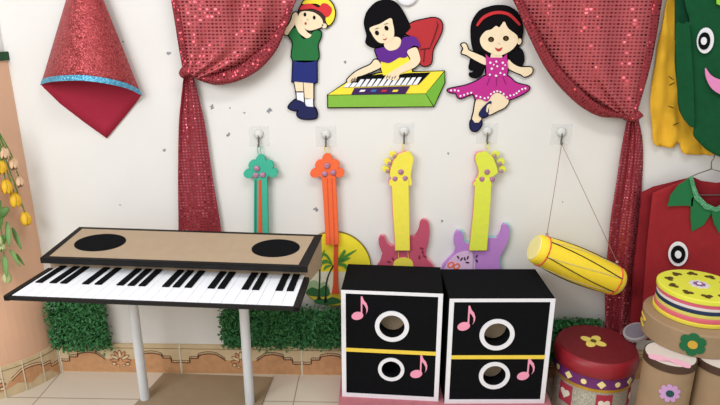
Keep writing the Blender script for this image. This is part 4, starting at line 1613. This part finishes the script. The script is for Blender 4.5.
gfelt = mat('green_felt', '#16502f', 0.95, 0, 0.08, 40, 0.2, 600, 0.15)
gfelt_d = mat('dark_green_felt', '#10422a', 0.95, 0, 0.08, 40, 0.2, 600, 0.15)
gc = thing('costume', 'green felt costume with one round eye and pink smile at the upper right', 'costume', W(712, 156, -0.05), 'fancy dress costumes on the wall')
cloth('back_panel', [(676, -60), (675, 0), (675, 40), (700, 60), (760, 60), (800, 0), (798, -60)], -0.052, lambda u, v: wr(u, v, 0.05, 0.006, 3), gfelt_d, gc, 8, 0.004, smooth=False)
shade_smooth(cloth('front_panel', [(684, -60), (683, -20), (685, 5), (690, 21), (683, 23.5), (676, 25), (675, 60), (677.5, 90), (679, 110), (687, 123.5), (693, 127), (692.5, 135), (700, 144), (708, 151), (722, 157), (745, 158), (770, 152), (786, 136), (787, 126), (797, 120),
                                   (803, 90), (803, 25), (790, 21), (795, -60)], -0.062, lambda u, v: wr(u, v, 0.05, 0.008, 5) - 0.012 * max(0, 1 - ((u - 738) / 66) ** 2), gfelt, gc, 7, 0.004, 3))
cloth('side_flap', [(676, 26), (683, 25), (689, 24), (692, 60), (694, 100), (694, 126), (687, 123), (680, 110), (677, 80)], -0.084, lambda u, v: wr(u, v, 0.06, 0.004, 8), gfelt, gc, 7, 0.004)
Ye = -0.083
cut('eye_white', ell(705.5, 40.5, 8.4, 13, 0.12, 28), Ye, 0.003, white_foam, gc, False)
cut('eye_ring', ell(704.5, 41, 5.8, 8.8, 0.12, 26), Ye - 0.003, 0.003, black, gc, False)
cut('pupil', ell(704, 41, 2.9, 3.9, 0.12, 20), Ye - 0.006, 0.003, white_foam, gc, False)
cut('eye_white', ell(770, 40.5, 8.4, 13, -0.12, 28), Ye, 0.003, white_foam, gc, False)
cut('eye_ring', ell(771, 41, 5.8, 8.8, -0.12, 26), Ye - 0.003, 0.003, black, gc, False)
cut('pupil', ell(771.5, 41, 2.9, 3.9, -0.12, 20), Ye - 0.006, 0.003, white_foam, gc, False)
cut('smile', [(705.5, 68), (711, 75), (720, 79.5), (738, 82), (756, 79.5), (765, 75), (770.5, 68), (769, 80), (760, 91), (738, 99), (716, 92), (707, 80)], -0.084, 0.003, foam('candy_pink_foam', '#e58cc0'), gc, True)
cut('leaf_trim', [(716, -20), (717, 4), (722, 6), (726, -4), (734, 4), (742, -6), (750, -20)], -0.085, 0.004, foam('bright_lime_foam', '#8fcf3a'), gc, False)

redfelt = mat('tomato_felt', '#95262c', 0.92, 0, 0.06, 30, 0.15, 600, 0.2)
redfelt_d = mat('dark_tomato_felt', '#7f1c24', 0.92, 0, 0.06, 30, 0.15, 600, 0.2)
cg = foam('collar_green_felt', '#1f7040', 0.9)
tmt = thing('costume', 'red felt tomato costume with green leaf collar on a wire hanger', 'costume', W(700, 330, -0.05), 'fancy dress costumes on the wall')
CXT = 716


def mir(p):
    return [(2 * CXT - x, y) for x, y in reversed(p)]


hl = [(641, 192.5), (654, 187), (668, 183), (686, 179), (694, 177.5)]
sidel = [(628, 340), (630, 322), (633, 275), (638, 235), (640.5, 205)]
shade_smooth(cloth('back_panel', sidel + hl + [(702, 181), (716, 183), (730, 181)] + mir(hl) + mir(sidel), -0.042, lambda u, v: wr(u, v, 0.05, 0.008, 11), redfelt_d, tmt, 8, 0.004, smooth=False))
fl = [(640, 340), (643, 298), (646.7, 246), (650, 215), (653, 193), (668, 186.5), (680, 182), (691, 177.5)]
nk = [(695, 186), (699, 196), (707, 205), (716, 209)]
shade_smooth(cloth('front_panel', fl + nk + mir(nk)[1:] + mir(fl), -0.058, lambda u, v: wr(u, v, 0.05, 0.006, 13) - 0.02 * max(0, 1 - ((u - CXT) / 74) ** 2) * min(1, max(0, (v - 185) / 60)), redfelt, tmt, 7, 0.004, smooth=False))
zm = (600, 160, 2.892)
Yc = -0.076
cut('collar_leaf', Zc(*zm, [(228, 72), (265, 48), (272, 95), (268, 134), (245, 132), (196, 134), (204, 102)]), Yc, 0.003, cg, tmt, False)
cut('collar_leaf', Zc(*zm, [(264, 112), (276, 100), (326, 148), (300, 188), (266, 207), (262, 170)]), Yc, 0.003, cg, tmt, False)
cut('collar_leaf', Zc(*zm, [(322, 150), (350, 142), (368, 148), (352, 205), (345, 212), (330, 185)]), Yc - .004, 0.003, cg, tmt, False)
cut('collar_leaf', mir(Zc(*zm, [(228, 72), (265, 48), (272, 95), (268, 134), (245, 132), (196, 134), (204, 102)])), Yc, 0.003, cg, tmt, False)
cut('collar_leaf', mir(Zc(*zm, [(264, 112), (276, 100), (326, 148), (300, 188), (266, 207), (262, 170)])), Yc, 0.003, cg, tmt, False)
band = Zc(*zm, [(258, 50), (268, 46), (276, 75), (286, 102), (310, 126), (336, 138)])
band2 = Zc(*zm, [(336, 150), (304, 142), (274, 112), (264, 78)])
cut('tinsel_trim', band + mir(band) + mir(band2) + band2, Yc - 0.006, 0.004, glitter_mat('green_glitter', '#2a8a58', '#8fd0a8', 420, 0.3), tmt, False)
for ex in (678.3, 2 * CXT - 678.3):
    cut('eye_white', ell(ex, 254, 9.8, 12.2, 0.05, 30), -0.084, 0.003, white_foam, tmt, False)
    cut('eye_ring', ell(ex, 254.5, 7.2, 8.8, 0.05, 28), -0.087, 0.003, black, tmt, False)
    cut('pupil', ell(ex, 254.7, 3.2, 3.8, 0.05, 20), -0.090, 0.003, white_foam, tmt, False)
# wire hanger
hg = thing('wire_hanger', 'thin wire coat hanger inside the neck of the tomato costume', 'hanger', W(712, 196, -0.035))
bm = bmesh.new()
P_ = lambda x, y: W(x, y, -0.050)
tube(bm, [P_(*p) for p in sm([(709, 150), (712, 146), (715, 150), (714, 158), (711.5, 162), (711.5, 169)], 4, False)], 0.0022, 8)
obj('hook', bm, metal_m, hg, smooth=True)
bm = bmesh.new()
tube(bm, [P_(*p) for p in [(711.5, 169), (697, 174), (678, 183), (662, 191), (660, 194), (664, 195), (711.5, 195), (760, 195), (764, 194), (762, 191), (740, 180), (726, 173), (711.5, 169)]], 0.002, 8)
obj('frame', bm, metal_m, hg, smooth=True)


# ------------------------------------------------------------------ artificial hedge mats
leafA = mat('plastic_leaf', '#3f7c48', 0.6, 0, 0.45, 70)


def hedge(name, label, x0, x1, z0, z1, count, seed, ragged=0.02, bot=None):
    rnd = random.Random(seed)
    bm = bmesh.new()
    # backing mesh
    bx(bm, ((x0 + x1) / 2, -0.014, (z0 + z1) / 2), (x1 - x0 - 0.03, 0.008, z1 - z0 - 0.03))
    for i in range(count):
        x = rnd.uniform(x0, x1)
        z = rnd.uniform(z0, z1)
        x += rnd.gauss(0, ragged * .5)
        z += rnd.gauss(0, ragged * .5)
        y = -rnd.uniform(0.018, 0.062)
        s = rnd.uniform(0.006, 0.0115)
        d = Vector((rnd.gauss(0, 1), rnd.gauss(-0.5, 0.7), rnd.gauss(0.1, 1))).normalized()
        n_ = d.cross(Vector((rnd.gauss(0, 1), rnd.gauss(0, 1), rnd.gauss(0, 1)))).normalized()
        sd_ = d.cross(n_).normalized()
        c = Vector((x, y, max(z, 0.012)))
        if c.y > -0.014:
            continue
        a = bm.verts.new(c - d * s)
        l = bm.verts.new(c + sd_ * s * .5 + n_ * s * .25)
        r = bm.verts.new(c - sd_ * s * .5 + n_ * s * .25)
        t = bm.verts.new(c + d * s)
        bm.faces.new([a, l, t])
        bm.faces.new([a, t, r])
    return tag(obj(name, bm, leafA, None, loc=((x0 + x1) / 2, -0.014, z0), recalc=False), label, 'artificial hedge', 'leafy green hedge mats')


p = W(52, 345); q = W(107, 290)
hedge('hedge_mat', 'leafy green artificial hedge mat on the wall in the corner by the peach column', p.x + .038, q.x - .008, p.z + .015, 0.36, 5200, 1)
p = W(224, 345); q = W(420, 300)
hedge('hedge_mat', 'leafy green artificial hedge mat on the wall between keyboard leg and speaker box', p.x + .012, -0.135, p.z + .025, 0.325, 9500, 2)
p = W(535, 350); q = W(597, 310)
hedge('hedge_mat', 'leafy green artificial hedge mat on the wall behind the red drum box', p.x, q.x, 0.12, 0.29, 7000, 3)

# ------------------------------------------------------------------ artificial tulips on the column
tul = thing('flower_garland', 'hanging spray of yellow artificial tulips on the peach column', 'artificial flowers', colmap(0.17, 0.53, 0.0))
ty = foam('tulip_yellow', '#e5b62a', 0.5)
tcr = foam('tulip_cream', '#dcb894', 0.6)
stem_m = foam('stem_green', '#5c8a3e')
bud_m = foam('bud_green', '#b9c48a')


def onto_column(px, py, out):
    """point on the cylinder of radius CR+out seen at a photo position"""
    d = ray(px, py).normalized()
    R_ = CR + out
    ox, oy = CAM.x - CC.x, CAM.y - CC.y
    A = d.x ** 2 + d.y ** 2
    B = 2 * (ox * d.x + oy * d.y)
    C_ = ox * ox + oy * oy - R_ * R_
    D_ = B * B - 4 * A * C_
    t = (-B - sqrt(max(D_, 0))) / (2 * A)
    return CAM + d * t


def bloom(px, py, s, m, dirv, out=0.05):
    c = onto_column(px, py, out)
    R_ = Vector(dirv).normalized().to_track_quat('Z', 'Y').to_matrix()
    bm = bmesh.new()
    nv, nu = 8, 18
    for layer in range(2):
        for pt in range(3):
            a0 = 2 * pi * pt / 3 + layer * pi / 3
            g = []
            for j in range(nv + 1):
                t = j / nv
                rad = s * (0.08 + 0.46 * sin(pi * min(1, t * 0.62 + 0.06)) ** 0.8 * (1 - 0.45 * t ** 2)) * (1 - 0.05 * layer)
                wdt = 1.25 * sin(pi * (0.12 + 0.86 * t)) ** 0.6
                g.append([bm.verts.new(c + R_ @ Vector((rad * cos(a0 + wdt * (i / 4 - .5) * 1.25), rad * sin(a0 + wdt * (i / 4 - .5) * 1.25), s * (t * 1.25 - 0.55)))) for i in range(5)])
            for A, B in zip(g, g[1:]):
                for i in range(4):
                    bm.faces.new([A[i], A[i + 1], B[i + 1], B[i]])
    o = obj('tulip', bm, m, tul, smooth=True, recalc=False)
    sd = o.modifiers.new('solidify', 'SOLIDIFY')
    sd.thickness = 0.0012
    return c


cs = []
for px, py, s, m, dv in ((0.5, 166, 0.045, ty, (0.1, -.3, -1)), (6.5, 186, 0.044, ty, (0.15, -.3, -1)), (15, 199, 0.046, ty, (0.2, -.3, -1)), (25.5, 218, 0.043, ty, (0.25, -.3, -1)),
                         (4, 152, 0.04, tcr, (0.2, -.5, -1)), (13, 163, 0.04, tcr, (0.3, -.5, -.8)), (19, 181, 0.036, tcr, (0.4, -.5, -.8)), (-6, 190, 0.044, ty, (0, -.5, -1)), (-2, 240, 0.036, bud_m, (.1, -.4, -1)),
                         (1, 246, 0.032, bud_m, (.3, -.5, -.6)), (7, 277, 0.034, bud_m, (.05, -.15, -1))):
    cs.append(bloom(px, py, s, m, dv))
bm = bmesh.new()
root_s = onto_column(-8, 120, 0.03)
for c in cs:
    mid = (root_s + c) / 2 + Vector((0.01, -0.02, 0.03))
    tube(bm, sm([root_s, mid, c + Vector((0, 0, 0.03)), c + Vector((0, 0, .005))], 5, False), 0.0022, 6)
obj('stems', bm, stem_m, tul, smooth=True)
rnd = random.Random(4)
for px, py, ang, ln in ((2, 214, 1.9, .075), (7, 222, 1.3, .08), (12, 228, 1.0, .075), (-2, 226, 2.2, .08), (10, 250, 0.7, .07), (4, 255, 1.3, .07), (16, 255, 0.3, .055), (-3, 250, 1.8, .08), (6, 236, 2.4, .07), (9, 208, 2.6, .06), (0, 200, 2.0, .07)):
    c = onto_column(px, py, 0.04 + rnd.uniform(-.012, .02))
    d = Vector((cos(ang), -0.35 + rnd.uniform(-.3, .3), -sin(ang) * 0.8)).normalized()
    n_ = d.cross(Vector((0.2, 1, 0.3))).normalized()
    up_ = d.cross(n_)
    bm = bmesh.new()
    g = []
    for j in range(9):
        t = j / 8
        w = 0.019 * sin(pi * (0.05 + 0.93 * t)) ** 0.8
        ce = c + d * ln * t + Vector((0, 0, -0.02 * t * t))
        g.append([bm.verts.new(ce - n_ * w), bm.verts.new(ce + up_ * w * .35), bm.verts.new(ce + n_ * w)])
    for A, B in zip(g, g[1:]):
        for i in range(2):
            bm.faces.new([A[i], A[i + 1], B[i + 1], B[i]])
    o = obj('leaf', bm, foam('tulip_leaf', '#6f9a58', 0.6), tul, smooth=True, recalc=False)
    sd = o.modifiers.new('solidify', 'SOLIDIFY')
    sd.thickness = 0.001

# ------------------------------------------------------------------ light
w = bpy.data.worlds.new('room_light')
S.world = w
w.use_nodes = True
bg = w.node_tree.nodes['Background']
tcw = w.node_tree.nodes.new('ShaderNodeTexCoord')
spw = w.node_tree.nodes.new('ShaderNodeSeparateXYZ')
rw = w.node_tree.nodes.new('ShaderNodeMapRange')
rw.inputs[1].default_value = -0.7
rw.inputs[2].default_value = 0.8
rwc = w.node_tree.nodes.new('ShaderNodeValToRGB')      # dim lower room, pale walls, bright ceiling
rwc.color_ramp.elements[0].color = (0.34, 0.31, 0.28, 1)
rwc.color_ramp.elements[1].color = (1.5, 1.5, 1.48, 1)
e_ = rwc.color_ramp.elements.new(0.45)
e_.color = (0.88, 0.87, 0.85, 1)
w.node_tree.links.new(tcw.outputs['Generated'], spw.inputs[0])
w.node_tree.links.new(spw.outputs[2], rw.inputs[0])
w.node_tree.links.new(rw.outputs[0], rwc.inputs[0])
w.node_tree.links.new(rwc.outputs[0], bg.inputs[0])
bg.inputs[1].default_value = 0.55


def area(name, loc, target, sx, sy, power, col):
    l = bpy.data.lights.new(name, 'AREA')
    l.shape = 'RECTANGLE'
    l.size, l.size_y = sx, sy
    l.energy = power
    l.color = col
    o = bpy.data.objects.new(name, l)
    COL.objects.link(o)
    o.location = loc
    o.rotation_euler = (Vector(target) - Vector(loc)).to_track_quat('-Z', 'Y').to_euler()
    return o


area('window_light', (-1.9, -2.6, 2.4), (-0.1, 0, 0.9), 1.6, 1.4, 55, (0.97, 0.98, 1.0))
area('ceiling_light', (0.3, -1.3, 2.75), (0.3, -1.0, 0), 1.2, 0.3, 18, (1.0, 0.985, 0.96))

S.view_settings.view_transform = 'Standard'
S.view_settings.look = 'None'
S.view_settings.gamma = 1.0
S.view_settings.use_curve_mapping = False
S.view_settings.exposure = 0.07
